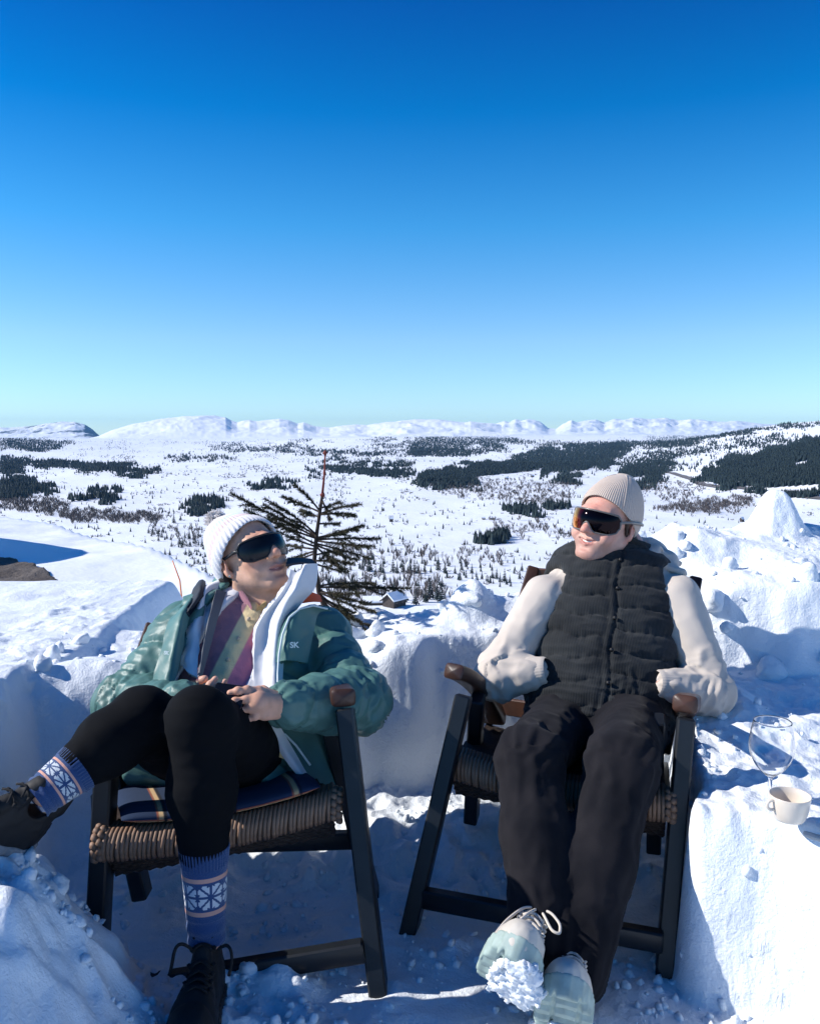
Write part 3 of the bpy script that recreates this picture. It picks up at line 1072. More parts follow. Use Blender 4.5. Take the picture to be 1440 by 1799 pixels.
def build_woods():
    # --- individual trees, the largest in view
    spr = [spruce_mesh(s) for s in (1, 2, 3, 4)]
    bir = [birch_mesh(s) for s in (11, 12, 13)]
    near_s = [(690, 1008, 30), (697, 1010, 24), (708, 1008, 26), (716, 1010, 18), (728, 1009, 28), (735, 1010, 22), (668, 1008, 24), (650, 1006, 26), (636, 1004, 24), (645, 1005, 18), (672, 1009, 20),
              (720, 1006, 24), (746, 1006, 18), (770, 1005, 26), (782, 1009, 22), (783, 1010, 16), (757, 1008, 14), (604, 996, 16), (568, 994, 18), (612, 994, 14), (622, 996, 12), (655, 983, 14), (698, 978, 12),
              (712, 978, 12), (728, 982, 14), (765, 988, 14), (770, 992, 16), (838, 1020, 18), (848, 1020, 16), (856, 1024, 12), (866, 1018, 16), (874, 1020, 22), (888, 1026, 28), (892, 1030, 16), (880, 1034, 12),
              (868, 1028, 10), (893, 990, 8), (598, 1028, 16), (604, 1028, 18), (618, 1028, 18), (626, 1026, 12), (692, 1052, 34), (736, 1050, 30), (756, 1056, 40), (768, 1058, 32), (748, 1062, 28), (730, 1066, 34),
              (704, 1058, 28), (712, 1062, 22), (776, 1062, 36), (782, 1066, 26), (690, 1040, 20), (662, 1042, 12), (650, 1044, 12), (258, 938, 14), (266, 941, 16), (275, 944, 18), (281, 946, 16), (290, 948, 14),
              (297, 950, 12), (312, 958, 22), (318, 960, 20), (322, 946, 14), (330, 948, 18), (338, 950, 14), (303, 920, 20), (315, 915, 14), (270, 934, 10), (346, 944, 16), (352, 962, 18), (334, 930, 12),
              (1150, 932, 8), (830, 1010, 20), (560, 1050, 30), (640, 1060, 18), (800, 1010, 16), (812, 1004, 18), (905, 1010, 14), (915, 1020, 18), (930, 985, 10), (845, 985, 12), (825, 978, 12)]
    px = np.array([p[0] for p in near_s], float)
    py = np.array([p[1] for p in near_s], float)
    hh = np.array([p[2] for p in near_s], float)
    g = []
    for k in range(180):
        q = rng.uniform([250, 905], [960, 1035])
        if q[1] < 905 + 60 * abs(math.sin(q[0] * .02)) * .3 or rng.random() < .25 * (q[1] < 950):
            continue
        g.append((q[0], q[1], rng.uniform(.55, 1.1)))
    r = land_under(px, py)
    lst = []
    for a, b, c, d in zip(px, py, hh, r):
        if np.isfinite(d):
            lst.append(((a - 720) / FPX * d, d, c / FPX * d))
    gp = np.array(g)
    r = land_under(gp[:, 0], gp[:, 1])
    for (a, b, c), d in zip(g, r):
        if np.isfinite(d):
            lst.append(((a - 720) / FPX * d, d, 6.5 * c))
    lst.sort(key=lambda t: -t[2] / t[1])
    lst = lst[:235]
    xs, ys = np.array([t[0] for t in lst]), np.array([t[1] for t in lst])
    zs = land_z(xs, ys)
    for i, (x, y, h) in enumerate(lst):
        cr, tr = spr[i % 4]
        u_ = 720 + FPX * x / y
        v_ = 760 - (zs[i] - EYE) / y * FPX
        if u_ < 365:
            lab = 'small dark spruce on the slope below the left snow crest, left of the pastel beanie'
        elif v_ > 1036:
            lab = 'dark spruce among the bare birches round the brown cabin'
        elif u_ > 800:
            lab = 'dark spruce on the valley slope just left of the man in the vest'
        elif v_ > 990 and h / y * FPX > 16:
            lab = 'tall dark spruce in the row along the open snow strip above the cabin'
        else:
            lab = 'small dark spruce standing loose on the open snow between the two people'
        root = empty('spruce_tree', (x, y, zs[i]), lab, 'tree', lab.replace('dark spruce', 'dark spruces'))
        root.scale = (h * .95, h * .95, h)
        root.rotation_euler = (0, 0, rng.uniform(0, 6.28))
        for nm, me in (('crown', cr), ('trunk', tr)):
            c = bpy.data.objects.new(nm, me)
            C.objects.link(c)
            c.parent = root
    # --- bare birches near the cabin
    q = np.concatenate([sample_poly(p, n * f) for n, p, f in [(1, BIRCH_WOODS[6][1], .007), (1, BIRCH_WOODS[7][1], .0035), (1, BIRCH_WOODS[9][1], .004)]])
    rr = land_under(q[:, 0], q[:, 1])
    ok = np.isfinite(rr)
    q, rr = q[ok], rr[ok]
    x, y = (q[:, 0] - 720) / FPX * rr, rr
    z = land_z(x, y)
    for i in range(len(x)):
        cr, tr = bir[i % 3]
        h = rng.uniform(4.5, 8.0)
        root = empty('birch_tree', (x[i], y[i], z[i]), ('bare grey birch in the thicket beside the brown cabin' if 760 - (z[i] - EYE) / y[i] * FPX > 1008 else ('bare grey birch on the slope left of the pastel beanie' if x[i] / y[i] < -.24 else 'bare grey birch scattered thinly on the snow field above the cabin')), 'tree', 'bare birches in the valley')
        root.scale = (h, h, h)
        root.rotation_euler = (0, 0, rng.uniform(0, 6.28))
        for nm, me in (('crown', cr), ('trunk', tr)):
            c = bpy.data.objects.new(nm, me)
            C.objects.link(c)
            c.parent = root
    # --- woods too dense to count
    A = []
    for dens, poly in SPRUCE_WOODS:
        s = sample_poly(poly, dens * .85)
        nz = perlin(np.stack([s[:, 0] * .035, s[:, 1] * .16, 0 * s[:, 0]], -1)) + .55 * perlin(np.stack([s[:, 0] * .11, s[:, 1] * .4, 0 * s[:, 0] + 5], -1))
        s = s[nz > (-.95 if dens > .9 else (-.40 if dens > .6 else -.12))]
        A.append(s)
    s = np.concatenate(A)
    keep = np.ones(len(s), bool)
    for gpoly in GAPS:
        keep &= ~in_poly(s[:, 0], s[:, 1], gpoly)
    s = s[keep]
    x, y, z, py = place(s[:, 0], s[:, 1])
    h = rng.uniform(6, 13, len(x)) * np.where(y > 4000, 1.15, 1)
    nr = y < 1500
    tag(cone_cloud('spruce_forest', x[nr], y[nr], z[nr], h[nr], h[nr] * .20, M_SPRUCE), kind='stuff')
    nr = ~nr
    tag(cone_cloud('spruce_forest', x[nr], y[nr], z[nr], h[nr], h[nr] * .26, M_SPRUCE, 4, single=True), kind='stuff')
    B = []
    for dens, poly in BIRCH_WOODS:
        B.append(sample_poly(poly, dens * .22))
    s = np.concatenate(B)
    x, y, z, py = place(s[:, 0], s[:, 1])
    h = rng.uniform(4, 8, len(x))
    tag(cone_cloud('birch_scrub', x, y, z, h, h * .32, M_BIRCH, 9, True), kind='stuff')
    # --- thin scatter of bushes and saplings over the open snow
    n = 90000
    s = np.stack([rng.uniform(-60, 1500, n), 772 + 270 * rng.random(n) ** 1.9], -1)
    nz = perlin(np.stack([s[:, 0] * .016, s[:, 1] * .11, 0 * s[:, 0] + 2.], -1)) + .5 * perlin(np.stack([s[:, 0] * .05, s[:, 1] * .3, 0 * s[:, 0]], -1))
    p = np.clip(.12 + 1.7 * (nz - .10), .045, 1) * np.interp(s[:, 0], [0, 500, 800, 1000, 1500], [.8, 1, .6, .55, .5])
    p *= np.interp(s[:, 1], [770, 790, 800, 830, 850, 900, 960, 1040], [.7, 1.1, 1.2, 1., .6, .5, .5, .3])
    s = s[rng.random(n) < p]
    x, y, z, py = place(s[:, 0], s[:, 1])
    kind = rng.random(len(x)) < .5
    h = rng.uniform(2.5, 8.5, len(x)) * np.interp(y, [400, 2000, 6000], [.55, .9, 1.3])
    tag(cone_cloud('sapling_scatter', x[kind], y[kind], z[kind], h[kind], h[kind] * .2, M_SPRUCE), kind='stuff')
    k2 = ~kind
    tag(cone_cloud('bush_scatter', x[k2], y[k2], z[k2], h[k2] * .5, h[k2] * .5, M_BIRCH, 8, True), kind='stuff')


build_woods()
# ================================================================== CHAIRS
M_FRAME = mat('black_painted_wood', (.010, .013, .017), rough=.42, spec=.5, noise=(18, .3), bump=(90, .12, .002))
M_ARM = mat('brown_stained_wood', (.075, .034, .022), rough=.42, noise=(14, .5, (.035, .018, .014)), bump=(60, .25, .003))
M_WICKER = mat('wicker_brown', (.30, .18, .115), rough=.6, noise=(30, .45), bump=(120, .3, .002))
M_WICKER_D = mat('wicker_dark', (.045, .028, .020), rough=.7, noise=(30, .4), bump=(90, .6, .004))


def woven_skirt(mb, rows, cols, A, B, drop, fwd, dep=.004):
    """Strands woven over and under along the hanging front of a seat."""
    for r in range(rows):
        pts = []
        for c in range(cols + 1):
            f = c / cols
            s = 1 if (c + r) % 2 else -1
            pts.append(A + (B - A) * f + drop * ((r + .5) / rows) + fwd * s * dep)
        mb.tube(pts, np.linalg.norm(drop) / rows * .52, 5)


def make_chair(J, label, group, seat_sag=.02):
    """J: joints in world space. Built as one thing with its frame, arms and woven seat as parts."""
    base = (np.array(J['fl_bot']) + J['fr_bot'] + J['bl_bot'] + J['br_bot']) / 4
    base[2] = 0
    root = empty('lounge_chair', base, label, 'chair', group)
    fwd = np.cross([0, 0, 1.], np.array(J['fl_bot']) - J['fr_bot'])
    fwd /= np.linalg.norm(fwd)
    side = np.array(J['fr_bot']) - J['fl_bot']
    side /= np.linalg.norm(side)
    for s in 'lr':
        sharpen(MB().beam(J['f%s_bot' % s], J['f%s_top' % s], .040, .058, up=fwd).build('front_leg', M_FRAME, root))
        sharpen(MB().beam(J['b%s_bot' % s], J['b%s_top' % s], .038, .055, up=fwd).build('back_leg', M_FRAME, root))
        # curved arm: thick round-nosed front, sweeping down to the rear
        P = [np.array(p) for p in J['arm_%s' % s]]
        t = np.linspace(0, 1, 18)
        pts = (1 - t)[:, None] ** 2 * P[0] + 2 * ((1 - t) * t)[:, None] * P[1] + t[:, None] ** 2 * P[2]
        mb = MB()
        ring = []
        tan = np.gradient(pts, axis=0)
        tan /= np.linalg.norm(tan, axis=1)[:, None]
        a = np.linspace(0, 2 * np.pi, 20, endpoint=False)
        for i in range(len(pts)):
            w = np.cross(tan[i], [0, 0, 1.])
            w /= np.linalg.norm(w)
            b = np.cross(w, tan[i])
            ca, sa = np.cos(a), np.sin(a)
            sc = 1 - .0 * t[i]
            ring.append(pts[i] + sc * (.029 * np.sign(ca)[:, None] * (np.abs(ca) ** .45)[:, None] * w + .021 * np.sign(sa)[:, None] * (np.abs(sa) ** .45)[:, None] * b))
        G = np.array(ring)
        mb.grid(G, closed_v=True)
        for e, fl in ((0, 1), (-1, -1)):
            c = G[e].mean(0)
            cap = np.stack([G[e], c + (G[e] - c) * .8 - tan[e] * .006 * fl, np.repeat(c[None], 20, 0) - tan[e] * .008 * fl])
            mb.grid(cap, closed_v=True, flip=(fl > 0))
        o = mb.build('armrest', M_ARM, root)
    sharpen(MB().beam(J['st_l'], J['st_r'], .030, .048, up=[0, 0, 1.]).build('stretcher', M_FRAME, root))
    sharpen(MB().beam(J['bl_bot'] + (np.array(J['bl_top']) - J['bl_bot']) * .3, J['br_bot'] + (np.array(J['br_top']) - J['br_bot']) * .3, .03, .045, up=[0, 0, 1.]).build('stretcher', M_FRAME, root))
    for s in 'lr':
        sharpen(MB().beam(np.array(J['seat_f%s' % s]) + [0, 0, -.05] - fwd * .02, np.array(J['seat_b%s' % s]) + [0, 0, -.05], .03, .05).build('seat_rail', M_FRAME, root))
        sharpen(MB().beam(J['bk_b%s' % s], J['bk_t%s' % s], .038, .03, up=fwd).build('back_post', M_ARM, root))
    for k in range(7):
        f = .12 + .82 * k / 6
        a = np.array(J['bk_bl']) + (np.array(J['bk_tl']) - J['bk_bl']) * f
        b = np.array(J['bk_br']) + (np.array(J['bk_tr']) - J['bk_br']) * f
        sharpen(MB().beam(a, b, .055, .014, up=fwd).build('back_slat', M_ARM, root))
    # seat: woven pad with a rolled front edge
    fl, fr, bl, br = (np.array(J[k]) for k in ('seat_fl', 'seat_fr', 'seat_bl', 'seat_br'))
    n, mseg = 26, 20
    G = np.zeros((n, mseg + 9, 3))
    for i in range(n):
        u = i / (n - 1)
        A, B = fl + (fr - fl) * u, bl + (br - bl) * u
        sag = -seat_sag * math.sin(math.pi * u)
        for j in range(mseg):
            v = 1 - j / (mseg - 1)
            G[i, j] = A + (B - A) * v + [0, 0, sag + .004 * math.sin(j * 2.6 + (i % 2) * 3.14)]
        for j in range(9):                                          # the roll over the front rail and the hanging skirt
            a = j / 8 * math.pi
            G[i, mseg + j] = A + fwd * .032 * math.sin(a) + [0, 0, sag - .032 * (1 - math.cos(a)) - .004]
    seat = MB().grid(G).build('seat', M_WICKER_D, root)
    tag(seat, 'woven wicker seat with a rolled front edge')
    # strands wound side by side over the front roll
    ax = fr - fl
    L = np.linalg.norm(ax)
    count = int(L / .0096)
    a = np.linspace(-.35, math.pi * .78, 7)
    rr = .0345
    pts = np.stack([0 * a, rr * np.sin(a), -rr + rr * np.cos(a)], -1)
    pts = np.vstack([[0, -.035, .0035], pts])
    sm = MB().tube(pts, .0052, 6).build('strand', M_WICKER, link=False)
    yaw = math.atan2(side[1], side[0])
    for k in range(count):
        u = (k + .5) / count
        if .0 < u < 1:
            p = fl + ax * u + [0, 0, -seat_sag * math.sin(math.pi * u) + .001] + fwd * .001
            o = bpy.data.objects.new('strand', sm)
            C.objects.link(o)
            o.rotation_euler = (random.uniform(-.05, .05), -math.asin(max(-1, min(1, ax[2] / L))) + random.uniform(-.05, .05), yaw)
            # the strand mesh runs +y forward; turn it to the chair's front
            o.rotation_euler[2] = math.atan2(-fwd[0], fwd[1])
            o.location = p
            adopt(o, seat)
    # braided ends of the roll
    for s, A in ((-1, fl), (1, fr)):
        kn = MB()
        for k in range(6):
            aa = -.3 + k * .45
            for q in (0, 1):
                c = A + side * s * (.006 + .012 * q) + fwd * (.036 * math.sin(aa + .2 * q)) + np.array([0, 0, -.034 + .037 * math.cos(aa + .2 * q)])
                d = fwd * math.cos(aa) + np.array([0, 0, -math.sin(aa)])
                kn.tube([c - d * .008 - side * .004, c, c + d * .008 + side * .004], [.005, .0095, .005], 8)
        kn.build('braid', M_WICKER, seat)
    sk = MB()
    woven_skirt(sk, 6, 40, fl + fwd * .004 + [0, 0, -.062], fr + fwd * .004 + [0, 0, -.062], np.array([0, 0, -.066]) - fwd * .05, fwd)
    sk.build('skirt', M_WICKER_D, seat)
    return root, fwd, side


def V3(*a):
    return np.array(a, float)


# the man's chair
JM = dict(fl_bot=at(712, 1665, 1.962), fl_top=at(815, 1222, 2.10), fr_bot=at(1163, 1745, 1.80), fr_top=at(1205, 1262, 1.94),
          arm_l=(at(797, 1180, 2.16), at(842, 1190, 2.26), at(872, 1262, 2.52)), arm_r=(at(1203, 1237, 1.93), at(1222, 1222, 2.10), at(1190, 1262, 2.36)),
          st_l=at(742, 1577, 1.975), st_r=at(1165, 1655, 1.80), seat_fl=at(795, 1322, 2.12), seat_fr=at(1168, 1392, 1.90))
_f = V3(-.284, -.958, 0)
JM['bl_bot'] = JM['fl_bot'] - _f * .46 + V3(.08, 0, 0); JM['br_bot'] = JM['fr_bot'] - _f * .46 + V3(.05, 0, 0)
JM['bl_top'] = at(838, 1225, 2.24); JM['br_top'] = JM['bl_top'] + (JM['fr_top'] - JM['fl_top']) * .98 + V3(0, 0, .0)
JM['bl_bot'] = at(828, 1440, 2.36); JM['br_bot'] = JM['bl_bot'] + (JM['fr_bot'] - JM['fl_bot']) - V3(.10, 0, 0)
JM['br_top'] = JM['br_top'] - V3(.06, 0, 0)
JM['seat_bl'] = JM['seat_fl'] - _f * .46 + V3(.0, 0, -.08); JM['seat_br'] = JM['seat_fr'] - _f * .46 + V3(0, 0, -.08)
JM['bk_bl'] = JM['seat_bl'] + V3(0, 0, .0); JM['bk_br'] = JM['seat_br'] + V3(0, 0, .0)
JM['bk_tl'] = at(938, 996, 2.66); JM['bk_tr'] = at(1222, 1015, 2.56)
# the woman's chair
JW = dict(fl_bot=at(168, 1720, 1.74), fl_top=at(190, 1300, 1.85), fr_bot=at(668, 1768, 1.734), fr_top=at(606, 1245, 1.925),
          arm_l=(at(196, 1270, 1.84), at(215, 1240, 1.95), at(250, 1235, 2.25)), arm_r=(at(603, 1226, 1.91), at(592, 1200, 2.08), at(560, 1222, 2.40)),
          st_l=at(205, 1742, 1.745), st_r=at(640, 1670, 1.745), seat_fl=at(188, 1458, 1.78), seat_fr=at(584, 1390, 1.89))
_g = V3(.40, -.917, 0)
JW['bl_top'] = JW['fl_top'] - _g * .18 + V3(0, 0, -.02); JW['br_top'] = JW['fr_top'] - _g * .18 + V3(0, 0, -.02)
JW['bl_bot'] = at(250, 1575, 2.02); JW['br_bot'] = at(656, 1580, 2.12)
JW['seat_bl'] = JW['seat_fl'] - _g * .46 + V3(0, 0, -.08); JW['seat_br'] = JW['seat_fr'] - _g * .46 + V3(0, 0, -.08)
JW['bk_bl'] = JW['seat_bl']; JW['bk_br'] = JW['seat_br']
JW['bk_tl'] = at(270, 1096, 2.34); JW['bk_tr'] = at(596, 1085, 2.56)
make_chair(JM, 'black framed wicker chair in which the man in the black vest sits', 'wicker lounge chairs in the snow pit')
make_chair(JW, 'black framed wicker chair in which the woman in the green jacket sits', 'wicker lounge chairs in the snow pit')
# ================================================================== PEOPLE: shared builders
class Pose:
    """A rigid placing of a local model (x image right, y away, z up) in the world."""

    def __init__(self, c, R, s=1.0):
        self.c, self.R, self.s = np.asarray(c, float), np.asarray(R, float), s

    def w(self, V):
        return self.c + (np.asarray(V, float) * self.s) @ self.R.T

    def inv(self, V):
        return ((np.asarray(V, float) - self.c) @ self.R) / self.s


def skin_material(name, col, flush, lips):
    m = mat(name, col, rough=.5, spec=.35, noise=(34, .20), bump=(240, .35, .0016), sss=.06)
    attr_mix(m, 'flush', flush)
    attr_mix(m, 'lips', lips)
    attr_mix(m, 'stubble', tuple(c * .55 for c in col))
    return m


M_TEETH = mat('teeth', (.75, .70, .62), rough=.25)
M_EYE = mat('eyeball', (.7, .68, .65), rough=.15)


def head_field(female=False, smile=0.0, openm=0.0):
    F = Field((-.105, -.14, -.27), (.105, .135, .15), .0030)
    j = .93 if female else 1.0
    F.ell((0, .020, .034), (.074, .094, .086), k=0)
    F.ell((0, -.030, -.020), (.060 * j, .058, .088), k=.03)
    for s in (-1, 1):
        F.cone((s * .052 * j, .004, -.052), (s * .018 * j, -.070, -.098), .024, .019 * j, .028)       # jaw
        F.ell((s * .043 * j, -.058, -.024), (.023, .022, .020), k=.022)                               # cheekbone
        F.ell((s * .034 * j, -.066 + (.005 if female else 0), -.052), (.020, .018, .022), k=.02)                                # cheek
        F.cone((s * .006, -.086, .022), (s * .040, -.072, .024), .013, .011, .018)                    # brow
    F.ell((0, -.076, -.099), (.021 * j, .019, .017), k=.018)                                          # chin
    F.ell((0, -.070 + .005 * smile, -.062), (.031 + .006 * smile, .025 - .004 * smile, .027), k=.018)                                              # muzzle
    F.cone((0, -.088, .012), (0, -.110, -.028), .0085, .0115, .012)                                   # nose
    F.ell((0, -.111, -.030), (.0115, .011, .0105), k=.006)
    for s in (-1, 1):
        F.ell((s * .0125, -.099, -.034), (.0085, .011, .0085), k=.007)
        F.ell((s * .0068, -.106, -.0415), (.0042, .006, .0042), k=.003, op='sub')
        F.ell((s * .031, -.092, .004), (.019, .013, .012), k=.014, op='sub')                          # eye socket
        F.ell((s * .031, -.0735, .003), (.0135, .0125, .0125), k=.004)                                # eyelids over the ball
    # lips
    cz = .012 * smile
    cw = .024 + .015 * smile
    for s in (-1, 1):
        F.cone((0, -.0960 + .004 * smile, -.0595 + .002 * smile), (s * cw, -.083 + .006 * smile, -.0625 + cz), .0050 - .001 * smile, .0026, .004)
        F.cone((0, -.0945 + .003 * smile, -.0705 - .5 * openm), (s * cw * .9, -.083 + .007 * smile, -.065 + cz - .3 * openm), .0058 - .001 * smile, .0030, .004)
        F.ell((s * (cw + .010), -.074, -.060 + cz), (.009, .010, .012), k=.010)                       # fold beside the mouth
    o = .0018 + .0008 * smile + openm * .5
    for s in (-1, 1):
        F.cone((0, -.0985 + .005 * smile, -.0650 - openm * .25), (s * cw * .93, -.0865 + .006 * smile, -.0635 + cz * .9), o, .0016, .0015, op='sub')
        if smile > .5:
            F.ell((s * .043, -.066, -.042), (.019, .017, .017), k=.014)
    F.ell((0, -.098, -.083), (.020, .007, .006), k=.008, op='sub')                                    # hollow under the lip
    # ears
    for s in (-1, 1):
        R = rot(s * 22, -10, 0)
        F.ell((s * .0775, .016, -.006), (.0075, .020, .031), R=R, k=.006)
        F.ell((s * .083, .012, -.002), (.006, .011, .017), R=R, k=.004, op='sub')
        F.ell((s * .0765, .006, -.032), (.0065, .009, .010), k=.006)
    # neck
    F.cone((0, .024, -.075), (0, .040, -.25), .050 * j, .058 * j, .03)
    F.cone((0, -.030, -.108), (0, .000, -.20), .020, .026, .03)
    if not female:
        F.ell((0, -.026, -.165), (.012, .014, .016), k=.02)
    for s in (-1, 1):
        F.cone((s * .052, .030, -.07), (s * .012, -.022, -.235), .013, .010, .02)
    return F


def head_attrs(V, female):
    x, y, z = V[:, 0], V[:, 1], V[:, 2]
    g = lambda cx, cy, cz, r: np.exp(-(((x - cx) ** 2 + (y - cy) ** 2 + (z - cz) ** 2) / r ** 2))
    flush = np.clip(.9 * g(0, -.112, -.028, .016) + .75 * (g(.045, -.07, -.03, .024) + g(-.045, -.07, -.03, .024)) + .55 * g(0, -.08, -.1, .022) + .5 * g(0, -.085, .05, .035), 0, 1)
    flush = np.clip(flush + .35 * (np.abs(x) > .072) * (np.abs(z) < .05), 0, 1)
    lip = np.zeros(len(V))
    m = (y < -.078) & (np.abs(x) < .027)
    lip[m] = np.clip(1 - np.abs((z[m] + .0655) / .0105) ** 3, 0, 1) * np.clip(1 - (np.abs(x[m]) / .027) ** 4, 0, 1)
    st = np.zeros(len(V))
    if not female:
        st = .55 * sstep(-.045, -.075, z) * sstep(-.155, -.12, z) * (y < .01) * (1 - lip) * (1 - .6 * g(0, -.09, -.075, .03))
    return flush, lip, st


def hand(F, wrist, palm_dir, back, thumb_side, size=1.0, stub=.05, curl=(.5, .5, .5, .5), spread=.06, thumb=(.5, .35)):
    """Palm and five fingers blended into F. palm_dir: wrist to knuckles; back: out of the back of the hand; thumb_side: towards the thumb."""
    d = np.asarray(palm_dir, float)
    d /= np.linalg.norm(d)
    b = np.asarray(back, float)
    b = b - d * (b @ d)
    b /= np.linalg.norm(b)
    t = np.cross(d, b)
    if t @ np.asarray(thumb_side, float) < 0:
        t = -t
    w = np.asarray(wrist, float)
    s = size
    F.cone(w - d * stub * s, w + d * .01 * s, .026 * s, .024 * s, .01, squash=(b, 1.25))
    for o in (-.028, -.010, .009, .027):
        F.cone(w + t * o * .55 * s, w + d * .085 * s + t * o * s, .016 * s, .0135 * s, .012, squash=(b, 1.15))
    tips, mids = [], []
    for i, (o, L) in enumerate(((.029, .072), (.010, .082), (-.009, .076), (-.027, .060))):
        k = w + d * (.088 - .004 * abs(i - 1)) * s + t * o * s + b * .002
        dd = d + t * (o * spread / .03)
        dd /= np.linalg.norm(dd)
        p = k
        a = 0
        r0 = (.0098 - .0006 * i) * s
        for q, f in enumerate((.46, .30, .24)):
            a += curl[i] * (1.0, 1.15, .75)[q]
            v = dd * math.cos(a) - b * math.sin(a)
            n = p + v * L * f * s
            F.cone(p, n, r0 * (1 - .09 * q), r0 * (1 - .09 * (q + 1)), .0035)
            F.ell(p + b * .0012, (r0 * 1.08,) * 3, k=.004)
            p = n
        tips.append(p)
        mids.append((k * .55 + (k + (dd * math.cos(curl[i]) - b * math.sin(curl[i])) * L * .46 * s) * .45, dd * math.cos(curl[i]) - b * math.sin(curl[i]), r0))
    k = w + d * .022 * s + t * .026 * s
    m1 = k + (d * .6 + t * thumb[0] - b * .25) * .044 * s
    m2 = m1 + (d * .9 + t * (thumb[0] - .4) - b * thumb[1]) * .032 * s
    m3 = m2 + (d * .95 + t * (thumb[0] - .75) - b * thumb[1]) * .026 * s
    F.cone(w + d * .005 * s, m1, .015 * s, .0125 * s, .01)
    F.cone(m1, m2, .012 * s, .0108 * s, .004)
    F.cone(m2, m3, .0108 * s, .0092 * s, .004)
    return mids


def torso_fn(P0, s, f, a_, w_, d_, power=2.3):
    """Distance to a trunk with elliptical sections: along s, width across, depth along f."""
    r = np.cross(f, s)

    def fn(X, Y, Z):
        x, y, z = X - P0[0], Y - P0[1], Z - P0[2]
        a = x * s[0] + y * s[1] + z * s[2]
        u = x * r[0] + y * r[1] + z * r[2]
        v = x * f[0] + y * f[1] + z * f[2]
        w = np.interp(a, a_, w_)
        d = np.interp(a, a_, d_)
        k = ((np.abs(u) / w) ** power + (np.abs(v) / d) ** power) ** (1 / power)
        e = (k - 1) * np.minimum(w, d)
        e = np.maximum(e, np.maximum(a_[0] - a, a - a_[-1]))
        return e, a, u, v
    return fn


def disp(V, Q, amt):
    return V + vnormals(V, Q) * np.asarray(amt)[:, None]


def folds(V, pts, amp, freq_s=26., freq_a=1.6, seed=0., sharp=True):
    """Cloth folds running round a limb: ridges along its length, warped."""
    S, D, A = limb_coords(V, pts)
    P = np.stack([S * freq_s + .9 * perlin(V * 9. + seed), np.cos(A) * freq_a + seed, np.sin(A) * freq_a], -1)
    n = perlin(P)
    if sharp:
        n = .5 - np.abs(n) * 1.6
    n = n + .35 * perlin(P * 2.1 + 3.)
    return amp * n, S, A


def knit_hat(pose, zb, rx, ry, cz, rz, ribs, rib_amp, mat_, parent, name='beanie', cuff=None, slouch=.02, fn=None, n_th=None, cy=.018):
    n_th = n_th or ribs * 4
    th = np.linspace(0, 2 * np.pi, n_th, endpoint=False)
    ang = np.degrees(np.abs(np.arctan2(np.sin(th), np.cos(th))))      # 0 = front
    zbr = np.interp(ang, [0, 30, 60, 90, 115, 140, 180], zb)
    zbr = np.convolve(np.concatenate([zbr[-12:], zbr, zbr[:12]]), np.ones(25) / 25, 'valid')
    psi_b = np.arcsin(np.clip((zbr - cz) / rz, -.98, .9))
    n_v = 46
    t = np.linspace(0, 1, n_v)
    rows, ringc = [], []
    rib = np.cos(ribs * th)
    for k in range(n_v):
        psi = psi_b + (np.pi / 2 - .01 - psi_b) * t[k]
        amp = rib_amp * np.clip(np.cos(psi) * 2.2, 0, 1)
        ex = 0
        if cuff and t[k] < cuff[0]:
            ex = cuff[1] * np.sin(np.clip(t[k] / cuff[0], .06, 1) ** .6 * np.pi * .93) ** .35
        cr = np.cos(psi) ** .8
        rr = 1 + (amp * rib + ex) / rx
        x = np.sin(th) * rx * cr * rr
        y = -np.cos(th) * ry * cr * rr + cy + slouch * np.clip(np.sin(psi), 0, 1) ** 2
        z = cz + rz * np.sin(psi) + .004 * (t[k] > .9)
        rows.append(np.stack([x, y, z], -1))
        ringc.append(np.full(n_th, t[k]))
    inner = rows[0] * [.93, .93, 1] + [0, .0012, .004]
    inner2 = rows[3] * [.92, .92, 1]
    G = np.array([inner2, inner] + rows)
    P = G.reshape(-1, 3)
    ringc = np.concatenate([np.full(n_th, 0.0)] * 2 + ringc)
    if fn is not None:
        P = fn(P)
    mb = MB().grid(P.reshape(G.shape), closed_v=True)
    o = mesh_np(name, pose.w(np.concatenate(mb.V)), np.concatenate(mb.Q), mat_, True, parent)
    attr(o, 'ring', ringc)
    attr(o, 'rib', np.tile(rib, n_v + 2))
    return o


